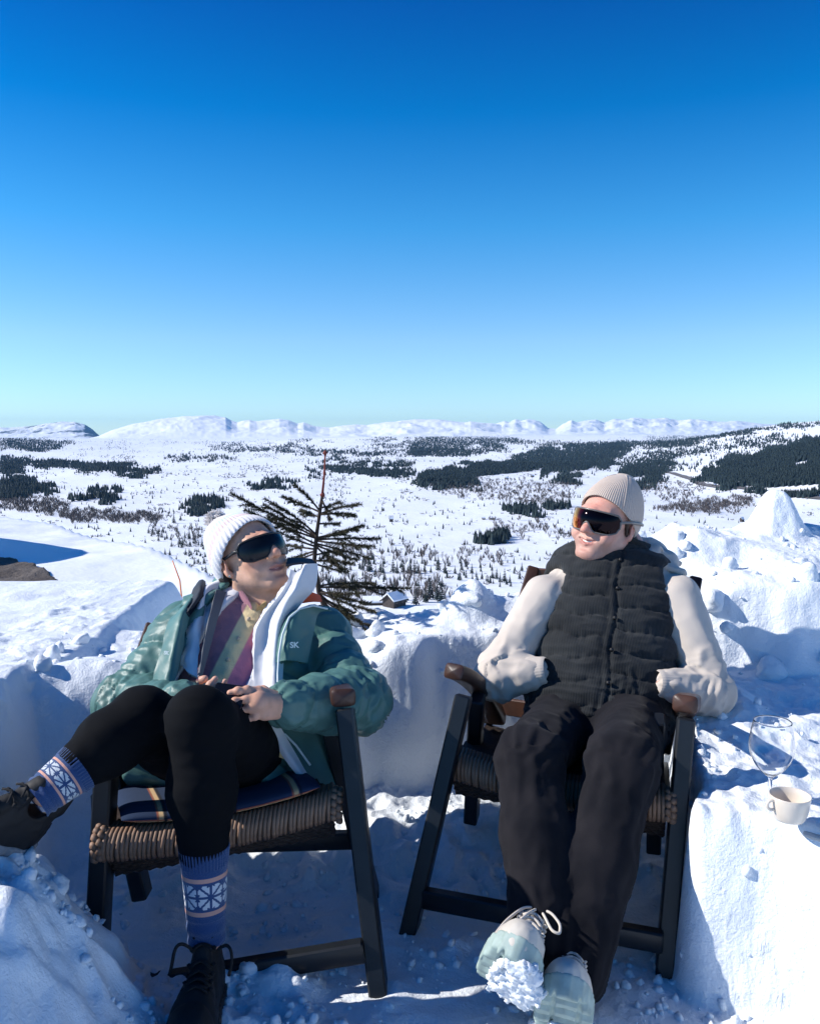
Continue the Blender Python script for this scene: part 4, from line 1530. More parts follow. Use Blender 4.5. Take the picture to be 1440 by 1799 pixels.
def goggles(pose, parent, M_lens, M_frame, temple_x, temple_back, temple_z=.012, width=.080, top=.027, bot=-.031, wrap=68, front=-.113, arm_drop=0.0):
    root = empty('sunglasses', pose.w([0, -.1, 0]), parent=parent)
    nphi, nv = 61, 13
    phi = np.radians(np.linspace(-wrap, wrap, nphi))
    X = width * np.sin(phi) / math.sin(math.radians(wrap))
    Yc = front + (1 - np.cos(phi)) * .088
    e = np.abs(phi) / math.radians(wrap)
    zt = top - .004 * e ** 2 - .010 * sstep(.82, 1., e)
    zb = bot + .012 * sstep(.55, 1., e) + .012 * sstep(.86, 1, e)
    zb = zb + (.026) * np.exp(-(np.abs(X) / .0135) ** 2.4)
    zb = np.minimum(zb, zt - .010)
    G = np.zeros((nphi, nv, 3))
    for j in range(nv):
        f = j / (nv - 1)
        z = zb + (zt - zb) * f
        G[:, j] = np.stack([X, Yc + .10 * np.maximum(0, -z) * .35 + .25 * (z - .0) ** 2 / .03, z], -1)
    back = G * [.975, 1, 1] + [0, .0022, 0]
    mb = MB().grid(pose.w(G.reshape(-1, 3)).reshape(G.shape))
    mb.grid(pose.w(back.reshape(-1, 3)).reshape(G.shape), flip=True)
    lens = mb.build('lens', M_lens, root)
    rim = np.concatenate([G[:, -1], G[-1, ::-1][1:], G[::-1, 0][1:], G[0][1:]])
    mb = MB().tube(pose.w(rim), .0026 * pose.s, 8, caps=False)
    mb.build('rim', M_frame, root)
    for s in (-1, 1):
        p = np.array([[s * width * .985, Yc[0] - .004, .006], [s * (width + .003), Yc[0] + .012, .010], [s * temple_x, Yc[0] + .035, temple_z],
                      [s * temple_x, temple_back * .5, temple_z + .002], [s * (temple_x - .002), temple_back, temple_z - arm_drop]])
        t = np.linspace(0, 4, 17)
        q = np.stack([np.interp(t, range(5), p[:, k]) for k in range(3)], -1)
        MB().tube(pose.w(q), [.0045 * pose.s] * 17, 8, flat=.5, up=pose.R[:, 0]).build('temple', M_frame, root)
    # nose pads
    for s in (-1, 1):
        MB().tube(pose.w([[s * .012, front + .006, -.006], [s * .015, front + .014, -.020]]), .004, 8).build('nose_pad', M_frame, root)
    return root


SHOE_Y = np.array([-.004, .01, .03, .07, .12, .17, .21, .25, .272, .287, .297])
SHOE_W = np.array([.012, .024, .033, .035, .0345, .041, .0465, .044, .036, .025, .006])
SHOE_H = np.array([.045, .098, .112, .115, .104, .084, .068, .056, .047, .036, .024])


def shoe(frame_o, R, s, name, mats, parent, high=0.0, sole_t=.030, lugs=True, seed=0., laces=True, curve=.018):
    """A laced outdoor shoe: upper, tongue, sole with lugs, laces. Local y runs heel to toe, x across, z up."""
    M_up, M_sole, M_lace, M_trim = mats
    pose = Pose(frame_o, R, s)
    root = empty(name, frame_o, parent=parent)
    rise = lambda y: curve * sstep(.15, .32, y) ** 1.3 + .006 * sstep(.03, -.01, y)

    def outline(y, g=1.0):
        return np.interp(y, SHOE_Y, SHOE_W) * g

    U = Field((-.065, -.03, -.01), (.065, .31, .19), .0032)

    def upper(X, Y, Z):
        w = np.maximum(outline(Y), .004)
        base = .012 + rise(Y)
        h = np.maximum(np.interp(Y, SHOE_Y, SHOE_H) + high * sstep(.15, .10, Y), .02)
        u = (Z - base) / (h)
        taper = np.clip(1 - .35 * np.clip(u, 0, 1) ** 1.6 * sstep(.22, .10, Y), .3, 1)
        k = ((np.abs(X - .004 * sstep(.1, .2, Y)) / (w * taper)) ** 2.6 + (np.maximum(u, 0)) ** 2.6) ** (1 / 2.6)
        return np.maximum(np.maximum((k - 1) * np.minimum(w, h) * .8, base - .008 - Z), np.maximum(Y - .296, -.008 - Y))
    U.func(upper, (-.065, -.03, -.01), (.065, .31, .19))
    top = .115 + high
    U.cone((0, .052, top + .06), (0, .058, top - .018), .036, .028, .006, op='sub')                 # foot opening
    U.cone((0, .100, top - .012), (0, .088, top + .022), .024, .019, .010, squash=((0, 1, .3), 2.2))  # tongue
    U.cone((0, .006, top - .02), (0, .000, top + .008), .014, .010, .012)                           # heel tab
    V, Q = U.surface()
    V = relax(V, Q, 1)
    y = V[:, 1]
    seam = np.exp(-((np.abs(V[:, 0]) - (.020 + .02 * sstep(.10, .2, y))) / .004) ** 2) * (y > .09) * (y < .2) * (V[:, 2] > .05)
    toe = np.exp(-((y - .225 - .3 * V[:, 0] ** 2 / .05) / .005) ** 2)
    V = disp(V, Q, .0022 * fbm(V, 22., 3, seed=seed) - .0022 * seam - .002 * toe)
    mesh_np('upper', pose.w(V), Q, M_up, True, root)
    # sole
    S = Field((-.07, -.03, -.02), (.07, .31, .12), .0032)

    def sole(X, Y, Z):
        w = np.maximum(outline(Y, 1.06) + .0015, .003)
        r = rise(Y)
        e = (np.abs(X - .004 * sstep(.1, .2, Y)) / w - 1) * w
        z = Z - r - sole_t * .35
        q = np.abs(z) - sole_t * .5
        e = np.maximum(e, np.maximum(Y - .299, -.010 - Y))
        return np.maximum(np.maximum(e, q), 0) * .6 + np.where((e < 0) & (q < 0), np.maximum(e, q), np.maximum(e, q))
    S.func(sole, (-.07, -.03, -.02), (.07, .31, .12))
    V, Q = S.surface()
    V = relax(V, Q, 2)
    if lugs:
        bot = V[:, 2] < rise(V[:, 1]) + .001
        lug = np.sign(np.sin(V[:, 1] * 2 * np.pi / .026 + 22 * np.abs(V[:, 0]))) * .5 + .5
        lug = lug * (np.abs(np.abs(V[:, 0]) - .022) > .003)
        V[:, 2] -= bot * lug * .008
        side = np.abs(V[:, 0]) > outline(V[:, 1]) * .98
        V[:, 0] *= 1 + .04 * side * np.sin(V[:, 1] * 2 * np.pi / .018)
    mesh_np('sole', pose.w(V), Q, M_sole, True, root)
    if laces:
        h_at = lambda yy: np.interp(yy, SHOE_Y, SHOE_H) + .014 + rise(yy) + high * sstep(.15, .10, yy)
        mb = MB()
        ys = np.linspace(.105, .195, 6)
        for i, yy in enumerate(ys):
            z = h_at(yy) + .002
            w = .019 + .004 * i / 5
            for s_ in (-1, 1):
                a = np.array([s_ * w, yy - .006, z - .010])
                b = np.array([0, yy + .002, z + .003])
                c = np.array([-s_ * w, yy + .010, z - .011])
                t = np.linspace(0, 1, 7)[:, None]
                mb.tube(pose.w((1 - t) ** 2 * a + 2 * t * (1 - t) * b * [1, 1, 1.06] + t ** 2 * c), .0026 * s, 6)
            for s_ in (-1, 1):
                mb.tube(pose.w([[s_ * w * 1.02, yy - .006, z - .009], [s_ * (w + .006), yy - .004, z - .012]]), .0042 * s, 6)
        mb.build('lacing', M_lace, root)
    return root, pose
# ================================================================== THE MAN
M_SKIN_M = skin_material('skin_fair', (.68, .40, .31), (.68, .23, .17), (.46, .18, .15))
M_KNIT_C = mat('cream_knit', (.56, .46, .385), rough=.95, spec=.1, bump=(420, .5, .002), sheen=.3)
M_HOOD = mat('cream_jersey', (.60, .53, .46), rough=.92, spec=.12, noise=(6, .12), bump=(500, .35, .0015), sheen=.2)
M_VEST = mat('black_corduroy', (.018, .020, .022), rough=.88, spec=.14, noise=(9, .35, (.030, .033, .035)), bump=(300, .4, .002), sheen=.12)
M_TROUS = mat('black_brown_trousers', (.0085, .0088, .0118), rough=.92, spec=.10, noise=(10, .4, (.017, .016, .019)), bump=(350, .4, .0015), sheen=.04)
M_SHOE_C = mat('cream_leather', (.60, .56, .49), rough=.6, noise=(25, .15), bump=(160, .25, .001))
M_SHOE_G = mat('pale_green_sole', (.36, .47, .43), rough=.6, noise=(40, .25), bump=(120, .3, .001))
M_LACE_C = mat('cream_lace', (.62, .57, .50), rough=.85, bump=(600, .4, .001))
M_GLASSFRAME = mat('grey_frame', (.16, .15, .14), rough=.3, metal=.2)
M_RUB = mat('dark_rubber', (.012, .012, .013), rough=.55)


def corduroy(m, sc):
    nt, b = nodes_of(m)
    tc = nt.nodes.new('ShaderNodeTexCoord')
    wv = nt.nodes.new('ShaderNodeTexWave')
    wv.inputs['Scale'].default_value = sc
    wv.inputs['Distortion'].default_value = .6
    wv.bands_direction = 'X'
    nt.links.new(tc.outputs['Object'], wv.inputs['Vector'])
    bp = nt.nodes.new('ShaderNodeBump')
    bp.inputs['Strength'].default_value = .5
    bp.inputs['Distance'].default_value = .0015
    nt.links.new(wv.outputs['Fac'], bp.inputs['Height'])
    if b.inputs['Normal'].is_linked:
        nt.links.new(b.inputs['Normal'].links[0].from_socket, bp.inputs['Normal'])
    nt.links.new(bp.outputs[0], b.inputs['Normal'])


corduroy(M_VEST, 75)


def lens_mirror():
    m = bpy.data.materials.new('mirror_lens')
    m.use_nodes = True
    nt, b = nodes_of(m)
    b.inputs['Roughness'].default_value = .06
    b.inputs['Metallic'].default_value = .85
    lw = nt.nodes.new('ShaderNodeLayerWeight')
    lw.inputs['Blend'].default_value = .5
    rp = nt.nodes.new('ShaderNodeValToRGB')  # dark middle and orange reflection put into the lens colour by facing angle
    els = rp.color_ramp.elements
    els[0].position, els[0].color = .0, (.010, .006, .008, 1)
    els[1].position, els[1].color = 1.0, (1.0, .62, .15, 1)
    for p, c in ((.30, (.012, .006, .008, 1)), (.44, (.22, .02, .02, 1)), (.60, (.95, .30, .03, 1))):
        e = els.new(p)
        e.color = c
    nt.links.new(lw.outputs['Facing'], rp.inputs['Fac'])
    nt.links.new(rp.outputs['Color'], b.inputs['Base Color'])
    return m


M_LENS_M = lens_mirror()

man = empty('person', at(1050, 1290, 2.2) * [1, 1, 0], 'man leaning back in a chair, black quilted vest over cream hoodie, mirrored sunglasses', 'person', None)

# ---- head and body
hp = Pose(at(1065, 918, 2.52), rot(-42, -10, 7), 1.03)
Fh = head_field(False, smile=1.0, openm=.004)
V, Q = Fh.surface()
V = relax(V, Q, 1, .4)
groove = np.zeros(len(V))
for s in (-1, 1):
    for a_, b_, dp, wd in (((.019, -.098, -.038), (.046, -.074, -.062), .0026, .0042), ((.046, -.074, -.062), (.046, -.070, -.082), .0018, .0045), ((-.02, -.09, .052), (.02, -.09, .052), .0008, .003), ((-.025, -.088, .064), (.025, -.088, .064), .0008, .003)):
        a_, b_ = np.array(a_) * [s, 1, 1], np.array(b_) * [s, 1, 1]
        t_ = np.clip((V - a_) @ (b_ - a_) / np.sum((b_ - a_) ** 2), 0, 1)
        d_ = np.linalg.norm(V - a_ - t_[:, None] * (b_ - a_), axis=1)
        groove += dp * np.exp(-(d_ / wd) ** 2)
V = disp(V, Q, -groove)
fl, lp, stb = head_attrs(V, False)
Vh = hp.w(V)
n_head = len(V)

P0, P1 = at(1048, 1262, 2.30), at(1074, 1016, 2.53)
sM = P1 - P0
LM = np.linalg.norm(sM)
sM /= LM
fM = np.array([-.20, -.96, 0])
fM -= sM * (fM @ sM)
fM /= np.linalg.norm(fM)
rM = np.cross(fM, sM)
if rM[0] < 0:
    rM = -rM
armL = [at(958, 1050, 2.46), at(870, 1190, 2.34), at(943, 1180, 2.29)]
armR = [at(1190, 1052, 2.42), at(1245, 1215, 2.28), at(1165, 1203, 2.235)]
legL = [at(985, 1272, 2.28), at(930, 1335, 1.95), at(950, 1660, 1.67)]
legR = [at(1112, 1272, 2.24), at(1092, 1345, 1.91), at(1008, 1705, 1.67)]
B = Field(np.min([P0, P1, *armL, *armR, *legL, *legR], 0) - .14, np.max([P0, P1, *armL, *armR, *legL, *legR], 0) + .14, .0075)
tf = torso_fn(P0, sM, fM, [-.06, .1, .25, .4, .48, .54, .6], [.15, .155, .165, .185, .17, .10, .06], [.10, .105, .105, .11, .10, .08, .06])
B.func(lambda X, Y, Z: tf(X, Y, Z)[0], P0 - .75, P0 + .75)
for arm in (armL, armR):
    B.chain([arm[0], arm[1], arm[2]], [.050, .038, .028], .03)
for leg in (legL, legR):
    B.chain(leg, [.078, .055, .040], .04)
for arm, sgn in ((armL, 1), (armR, -1)):
    d = (P0 + sM * .10 + fM * .02) - arm[2]
    hand(B, arm[2] + d * .02, d, fM, sM, 1.0, stub=.0, curl=(.25, .25, .25, .25))
Vb, Qb = B.surface()
Vb = relax(Vb, Qb, 1)
body = mesh_np('body', np.vstack([Vh, Vb]), np.vstack([Q, Qb + n_head]), M_SKIN_M, True, man)
z0 = np.zeros(len(Vb))
attr(body, 'flush', np.concatenate([fl, z0 + .3]))
attr(body, 'lips', np.concatenate([lp, z0]))
attr(body, 'stubble', np.concatenate([stb, z0]))
t = np.linspace(-1, 1, 9)
tee = np.stack([.026 * t, -.0865 + .014 * t ** 2, -.0640 + .008 * t ** 2], -1)
MB().tube(hp.w(tee), .0035, 6).build('teeth', M_TEETH, man)
# short hair showing below the hat
M_HAIR = mat('brown_hair', (.05, .03, .02), rough=.6, bump=(400, .6, .002))
H = Field((-.1, -.03, -.1), (.1, .13, .05), .004)
for s in (-1, 1):
    H.cone((s * .070, -.012, .01), (s * .073, .0, -.03), .007, .004, .004)
    H.ell((s * .064, .055, -.045), (.012, .03, .028), k=.006)
H.ell((0, .085, -.04), (.055, .026, .035), k=.01)
Vx, Qx = H.surface()
mesh_np('hair', hp.w(disp(Vx, Qx, .002 * fbm(Vx, 90., 2))), Qx, M_HAIR, True, man)


def man_hat_shape(P):
    P = P.copy()
    up = np.clip((P[:, 2] - .03) / .1, 0, 1)
    P[:, 2] += .012 * up ** 3 + .006 * fbm(P, 9., 2)
    return P


hat = knit_hat(hp, [.070, .062, .036, .000, -.040, -.072, -.085], .0860, .1050, .028, .104, 84, .0010, M_KNIT_C, man, slouch=.020, fn=man_hat_shape, n_th=420)
seam = MB()
for a0 in (-.9, .9, 2.4, -2.4):
    ps = np.linspace(.25, 1.5, 14)
    seam.tube(hp.w(man_hat_shape(np.stack([np.sin(a0 * (1 - .0 * ps)) * .0875 * np.cos(ps) ** .9, -np.cos(a0) * .1065 * np.cos(ps) ** .9 + .018 + .02 * np.sin(ps) ** 2, .028 + .1055 * np.sin(ps)], -1))), .0016, 5)
seam.build('hat_seam', M_KNIT_C, hat)
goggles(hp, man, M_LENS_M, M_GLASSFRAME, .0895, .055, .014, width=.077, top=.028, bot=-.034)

# ---- hoodie: sleeves, shoulders, cuffs, hood
Hf = Field(np.min([P0, *armL, *armR], 0) - .16, np.max([P1, *armL, *armR], 0) + .18, .0052)
tf2 = torso_fn(P0, sM, fM, [-.0, .1, .25, .4, .47, .52, .56], [.165, .17, .18, .190, .17, .12, .085], [.11, .11, .11, .115, .105, .085, .07])
Hf.func(lambda X, Y, Z: tf2(X, Y, Z)[0], P0 - .7, P0 + .75)
wrL, wrR = armL[2] + (armL[1] - armL[2]) * .12, armR[2] + (armR[1] - armR[2]) * .12
Hf.chain([armL[0], armL[1], wrL], [.066, .060, .046], .03)
Hf.chain([armR[0], armR[1], wrR], [.068, .062, .046], .03)
V, Q = Hf.surface()
V = relax(V, Q, 2)
A = np.zeros(len(V))
for arm, sd in ((armL, 3.), (armR, 9.)):
    f, S, ang = folds(V, arm, .0075, 11., 1.0, sd)
    f = f + folds(V, arm, .0060, 24., .7, sd + 4.)[0] * (.25 + np.exp(-((S - np.linalg.norm(arm[1] - arm[0]) - .03) / .11) ** 2))
    la = np.linalg.norm(arm[1] - arm[0])
    near = np.exp(-((S - la) / .11) ** 2) + .55 + .5 * np.exp(-((S - la - .22) / .06) ** 2)
    dist = np.minimum.reduce([np.linalg.norm(V - arm[0] - np.clip((V - arm[0]) @ (arm[1] - arm[0]) / la ** 2, 0, 1)[:, None] * (arm[1] - arm[0]), axis=1),
                              np.linalg.norm(V - arm[1] - np.clip((V - arm[1]) @ (arm[2] - arm[1]) / np.sum((arm[2] - arm[1]) ** 2), 0, 1)[:, None] * (arm[2] - arm[1]), axis=1)])
    A += f * near * (dist < .12)
V = disp(V, Q, A + .003 * fbm(V, 9., 2))
hood_o = mesh_np('hoodie', V, Q, M_HOOD, True, man)
for arm, w in ((armL, wrL), (armR, wrR)):
    d = arm[2] - arm[1]
    d /= np.linalg.norm(d)
    u = np.linspace(-.016, .046, 12)
    prof = [.040, .044, .0445, .044, .043, .042, .041, .040, .039, .0385, .0375, .034]
    a = np.linspace(0, 2 * np.pi, 90, endpoint=False)
    R = frame(d, [.1, .2, 1])
    G = np.array([w + d * uu + (r_ * (1 + .016 * np.cos(30 * a)))[:, None] * (np.cos(a)[:, None] * R[:, 0] + np.sin(a)[:, None] * R[:, 2]) for uu, r_ in zip(u, prof)])
    MB().grid(G, closed_v=True).build('cuff', M_HOOD, hood_o)
# the hood lying behind the neck and over one shoulder
nk = hp.w([0, .04, -.16])
Hd = Field(nk - .26, nk + [.30, .22, .20], .005)
pts = [at(1012, 1002, 2.50), at(1040, 985, 2.60), at(1095, 968, 2.64), at(1140, 975, 2.60), at(1172, 990, 2.52)]
Hd.chain(pts, [.022, .035, .045, .045, .034], .03)
Hd.cone(at(1098, 1008, 2.42), at(1150, 975, 2.50), .016, .032, .02)
Hd.cone(at(1145, 985, 2.50), at(1196, 1006, 2.46), .034, .020, .02, squash=([.35, 0, .93], 1.7))
Hd.cone(at(1150, 968, 2.60), at(1192, 990, 2.56), .016, .010, .01)
Hd.cone(at(1160, 972, 2.49), at(1186, 985, 2.47), .012, .010, .012, op='sub')
V, Q = Hd.surface()
V = relax(V, Q, 2)
V = disp(V, Q, .006 * (.5 - np.abs(perlin(V * [18, 18, 34]))) + .003 * fbm(V, 20., 2))
mesh_np('hood', V, Q, M_HOOD, True, hood_o)

# ---- quilted vest
Vf = Field(P0 - [.34, .36, .14], P0 + [.40, .42, .72], .0046)
tv = torso_fn(P0, sM, fM, [-.035, .02, .1, .25, .38, .47, .515, .535], [.196, .206, .210, .212, .208, .192, .150, .118], [.135, .140, .142, .140, .136, .122, .102, .088], 2.5)


def vest(X, Y, Z):
    e, a, u, v = tv(X, Y, Z)
    return e


Vf.func(vest, P0 - .7, P0 + .8)
for arm in (armL, armR):
    d = arm[1] - arm[0]
    d /= np.linalg.norm(d)
    Vf.cone(arm[0] - d * .06 + (arm[0] - P1) * .12, arm[1], .060, .070, .02, op='sub')
neck0 = hp.w([0, .035, -.20])
Vf.cone(neck0 - sM * .10 + fM * .03, neck0 + sM * .14, .045, .075, .02, op='sub')
V, Q = Vf.surface()
V = relax(V, Q, 2)
rel = V - P0
a, u, v = rel @ sM, rel @ rM, rel @ fM
off = np.where(u > 0, .018, 0)
ph = (a + off + .016 * perlin(V * 6.) + .018 * np.cos(u * 8) + .018 * perlin(np.stack([u * 14, a * 3, 0 * u + 2], -1))) / .066
quilt = np.abs(np.sin(np.pi * ph)) ** .45
front = sstep(-.02, .05, v)
zipd = u - .004 * np.sin(a * 30)
am = .0100 * quilt * (1 - .75 * np.exp(-(zipd / .014) ** 2)) - .010
am += .005 * np.exp(-((zipd) / .006) ** 2) * front - .006 * (np.exp(-((zipd - .014) / .004) ** 2)) * front
wr = (.5 - np.abs(perlin(np.stack([u * 9 + 2 * perlin(V * 6.), a * 34, v * 8], -1)))) * .013 * (.6 + .7 * sstep(.15, -.02, a))
puck = perlin(np.stack([u * 60, ph * 1.5, v * 60], -1)) * .0035 * (1 - quilt) * 2
V = disp(V, Q, am + wr + puck)
vest_o = mesh_np('vest', V, Q, M_VEST, True, man)
# stand-up collar, left open, and the turned-back flap
for sgn, a0, a1, h0, h1 in ((-1, -155, -18, .026, .020), (1, 16, 150, .014, .034)):
    aa = np.radians(np.linspace(a0, a1, 26))
    G = []
    cN = P0 + sM * .50
    for k, (off_r, hh) in enumerate(((0, 0), (.002, .33), (.006, .66), (.012, 1.0), (.022, 1.02), (.022, .66), (.018, .33), (.014, -.1))):
        hgt = np.interp(aa, [aa[0], aa[-1]], [h0, h1])
        rx, ry = .088 + off_r + .014 * (hh if sgn > 0 else .3 * hh), .082 + off_r + .022 * (hh if sgn > 0 else 0)
        G.append(cN + (np.sin(aa) * rx)[:, None] * rM + (np.cos(aa) * ry)[:, None] * fM + (hh * hgt + .008 * np.sin(aa * 5))[:, None] * sM)
    MB().grid(np.array(G), flip=True).build('collar', M_VEST, vest_o)
pl = MB()
for k in range(5):
    c = P0 + sM * (.06 + .095 * k) + rM * .012 + fM * np.interp(.06 + .095 * k, [0, .25, .5], [.150, .146, .122])
    pl.tube([c - fM * .004, c + fM * .004], [.006, .0045], 10)
pl.build('snap_buttons', M_RUB, vest_o)

# ---- trousers
Tf = Field(np.min([*legL, *legR], 0) - [.16, .16, .12], np.max([P0, *legL, *legR], 0) + [.18, .16, .12], .0055)
tt = torso_fn(P0, sM, fM, [-.09, -.04, .03, .10], [.165, .172, .17, .16], [.125, .125, .12, .11])
Tf.func(lambda X, Y, Z: tt(X, Y, Z)[0], P0 - .5, P0 + .5)
hemL, hemR = legL[2] + (legL[1] - legL[2]) * .02, legR[2]
Tf.chain([legL[0], legL[1], legL[1] + (hemL - legL[1]) * .45, hemL], [.094, .076, .072, .060], .035)
Tf.chain([legR[0], legR[1], legR[1] + (hemR - legR[1]) * .5, hemR], [.096, .080, .076, .066], .035)
V, Q = Tf.surface()
V = relax(V, Q, 2)
A = .003 * fbm(V, 9., 3)
SL, DL, aL = limb_coords(V, legL)
SR, DR, aR = limb_coords(V, legR)
useL = DL < DR
for leg, m, S, sd in ((legL, useL, SL, 2.), (legR, ~useL, SR, 6.)):
    f, _, _ = folds(V, leg, .0075, 15., 1.6, sd)
    lk = np.linalg.norm(leg[1] - leg[0])
    tot = lk + np.linalg.norm(leg[2] - leg[1])
    A += m * f * (.35 + .9 * np.exp(-((S - lk) / .10) ** 2) + .8 * np.exp(-((S - tot) / .12) ** 2) + .6 * np.exp(-(S / .12) ** 2))
    # long soft creases down the calf
    A += m * .004 * perlin(np.stack([np.cos(aL if sd == 2. else aR) * 2.2, np.sin(aL if sd == 2. else aR) * 2.2, S * 2.2 + sd], -1))
V = disp(V, Q, A)
mesh_np('trousers', V, Q, M_TROUS, True, man)

# ---- shoes
m_sh = (M_SHOE_C, M_SHOE_G, M_LACE_C, M_SHOE_C)
def foot_up(toe, img_right, img_up, ang, scale, seed):
    """A shoe resting on its heel, toes up: its axis leans `ang` degrees off the line of sight."""
    v = toe - np.array([0, 0, EYE])
    v /= np.linalg.norm(v)
    X = np.cross(v, [0, 0, 1.])
    X /= np.linalg.norm(X)
    U = np.cross(X, v)
    w = X * img_right + U * img_up
    w /= np.linalg.norm(w)
    c, s_ = math.cos(math.radians(ang)), math.sin(math.radians(ang))
    ax, up = -v * c + w * s_, v * s_ + w * c
    return shoe(toe - ax * .29 * scale, frame(ax, up), scale, 'shoe', m_sh, man, seed=seed, curve=.060, sole_t=.031)


s1, ps1 = foot_up(at(884, 1738, 1.43), .42, .90, -5, 1.15, 1.)
s2, ps2 = foot_up(at(990, 1806, 1.42), .12, .99, -2, 1.08, 5.)
lb = MB()
for sg, q in ((1, [[.004, .10, .128], [.030, .085, .150], [.052, .060, .160], [.060, .040, .150], [.050, .045, .135], [.020, .085, .128], [.004, .10, .128]]),
              (-1, [[0, .10, .128], [-.022, .115, .135], [-.045, .13, .125], [-.050, .15, .110], [-.035, .15, .108], [-.012, .115, .126], [0, .10, .128]]),
              (1, [[0, .10, .130], [.012, .14, .116], [.022, .18, .092], [.030, .215, .066]]), (1, [[0, .10, .130], [.024, .12, .120], [.042, .16, .085], [.050, .20, .05]])):
    q = np.array(q, float)
    tt_ = np.linspace(0, len(q) - 1, len(q) * 6)
    # smooth by repeated averaging
    c = np.stack([np.interp(tt_, range(len(q)), q[:, k]) for k in range(3)], -1)
    for _ in range(6):
        c[1:-1] = .25 * c[:-2] + .5 * c[1:-1] + .25 * c[2:]
    lb.tube(ps1.w(c), .0030, 7)
lb.build('lace_bow', M_LACE_C, s1)
# snow packed into the tread of the raised shoe
def packed_snow(pose, ylo, yhi, n, seed, name, xo=0.0):
    r = np.random.default_rng(seed)
    F = Field((-.07, ylo - .03, -.06), (.07, yhi + .03, .08), .0032)
    for k in range(n):
        y = r.uniform(ylo, yhi)
        w = np.interp(y, SHOE_Y, SHOE_W) * 1.05
        x = r.uniform(-w, w) * .95 + xo
        z = -.006 + .062 * sstep(.15, .32, y) ** 1.3 + r.normal(0, .004) - r.random() ** 2 * .013
        if perlin(np.array([[x * 26, y * 26, seed * 3.3]]))[0] < -.16:
            continue
        F.ell((x, y, z), r.uniform(.0018, .0070, 3), R=rot(r.uniform(0, 180), r.uniform(0, 90), 0), k=.003, pw=2.6)
    for y in np.linspace(ylo, yhi, 9):
        F.ell((xo, y, -.010 + .062 * sstep(.15, .32, y) ** 1.3), (np.interp(y, SHOE_Y, SHOE_W) * .62, .02, .008), k=.008)
    V, Q = F.surface()
    V = disp(V, Q, .0035 * fbm(V, 150., 3, .7))
    o = mesh_np(name, pose.w(V), Q, M_SNOW, True)
    tag(o, kind='stuff')
    return o


packed_snow(ps1, .12, .285, 900, 3, 'packed_snow', -.016)
packed_snow(ps2, .10, .20, 30, 4, 'packed_snow')
# ================================================================== THE WOMAN
M_SKIN_W = skin_material('skin_tanned', (.72, .43, .30), (.70, .27, .17), (.46, .21, .18))
M_TEAL = mat('teal_nylon', (.088, .195, .175), rough=.45, spec=.4, noise=(8, .2), bump=(40, .25, .004))
M_LINER = mat('white_shell', (.70, .71, .74), rough=.6, noise=(7, .06), bump=(60, .25, .003))
M_GREYIN = mat('grey_lining', (.10, .11, .13), rough=.7)
M_NAVYIN = mat('navy_lining', (.012, .018, .030), rough=.7)
M_FLEECE = mat('yellow_fleece', (.66, .46, .20), rough=.95, bump=(240, .7, .003), sheen=.3)
M_PINK = mat('pink_fleece', (.56, .15, .21), rough=.95, bump=(240, .7, .003), sheen=.3)
M_MAUVE = mat('mauve_fleece', (.34, .15, .19), rough=.95, bump=(240, .7, .003), sheen=.3)
M_BLOCKS = mat('fleece_blocks', (.34, .15, .19), rough=.95, bump=(240, .7, .003), sheen=.3)
for _n, _c in (('right_block', (.76, .24, .32)), ('placket', (.88, .68, .36)), ('pouch', (.70, .57, .40))):
    attr_mix(M_BLOCKS, _n, _c)
M_CREAMF = mat('cream_fleece', (.60, .48, .32), rough=.95, bump=(240, .7, .003), sheen=.3)
M_LEG = mat('black_tights', (.0042, .0048, .0062), rough=.88, spec=.12, bump=(500, .25, .001))
M_SHOE_B = mat('black_leather', (.008, .0085, .010), rough=.65, noise=(30, .3), bump=(120, .35, .001))
M_SHOE_BS = mat('dark_sole', (.014, .017, .020), rough=.6)
M_SHOE_GS = mat('grey_sole', (.22, .23, .25), rough=.65, bump=(60, .3, .002))
M_LACE_B = mat('black_lace', (.012, .012, .013), rough=.9)
M_DARKLENS = mat('dark_lens', (.006, .008, .012), rough=.12, spec=.28)
M_FRAME_B = mat('black_frame', (.012, .012, .014), rough=.35)
M_STRAP = mat('orange_fabric', (.75, .10, .02), rough=.6)
M_SILVER = mat('silver', (.75, .73, .70), rough=.18, metal=1.0)
M_PHONE = mat('black_glass', (.006, .006, .008), rough=.08, spec=.6)
M_ZIP = mat('white_piping', (.62, .70, .70), rough=.5)


def knit_w():
    m = mat('pastel_knit', (.72, .70, .72), rough=.95, spec=.1, bump=(300, .5, .003), sheen=.3)
    nt, b = nodes_of(m)
    a = nt.nodes.new('ShaderNodeAttribute')
    a.attribute_name = 'ring'
    rp = nt.nodes.new('ShaderNodeValToRGB')
    e = rp.color_ramp.elements
    w, p, bl, c = (.72, .71, .72, 1), (.74, .60, .58, 1), (.58, .67, .74, 1), (.74, .69, .60, 1)
    e[0].position, e[0].color = 0, w
    e[1].position, e[1].color = 1, p
    for pos, col in ((.28, w), (.33, p), (.39, p), (.43, w), (.48, bl), (.55, bl), (.59, w), (.64, c), (.70, c), (.75, p), (.83, bl), (.9, w)):
        q = e.new(pos)
        q.color = col
    nt.links.new(a.outputs['Fac'], rp.inputs['Fac'])
    nt.links.new(rp.outputs['Color'], b.inputs['Base Color'])
    return m


M_KNIT_W = knit_w()

woman = empty('person', at(400, 1330, 2.0) * [1, 1, 0], 'woman leaning back in a chair, open green puffer jacket, pastel beanie, black tights, blue socks', 'person')

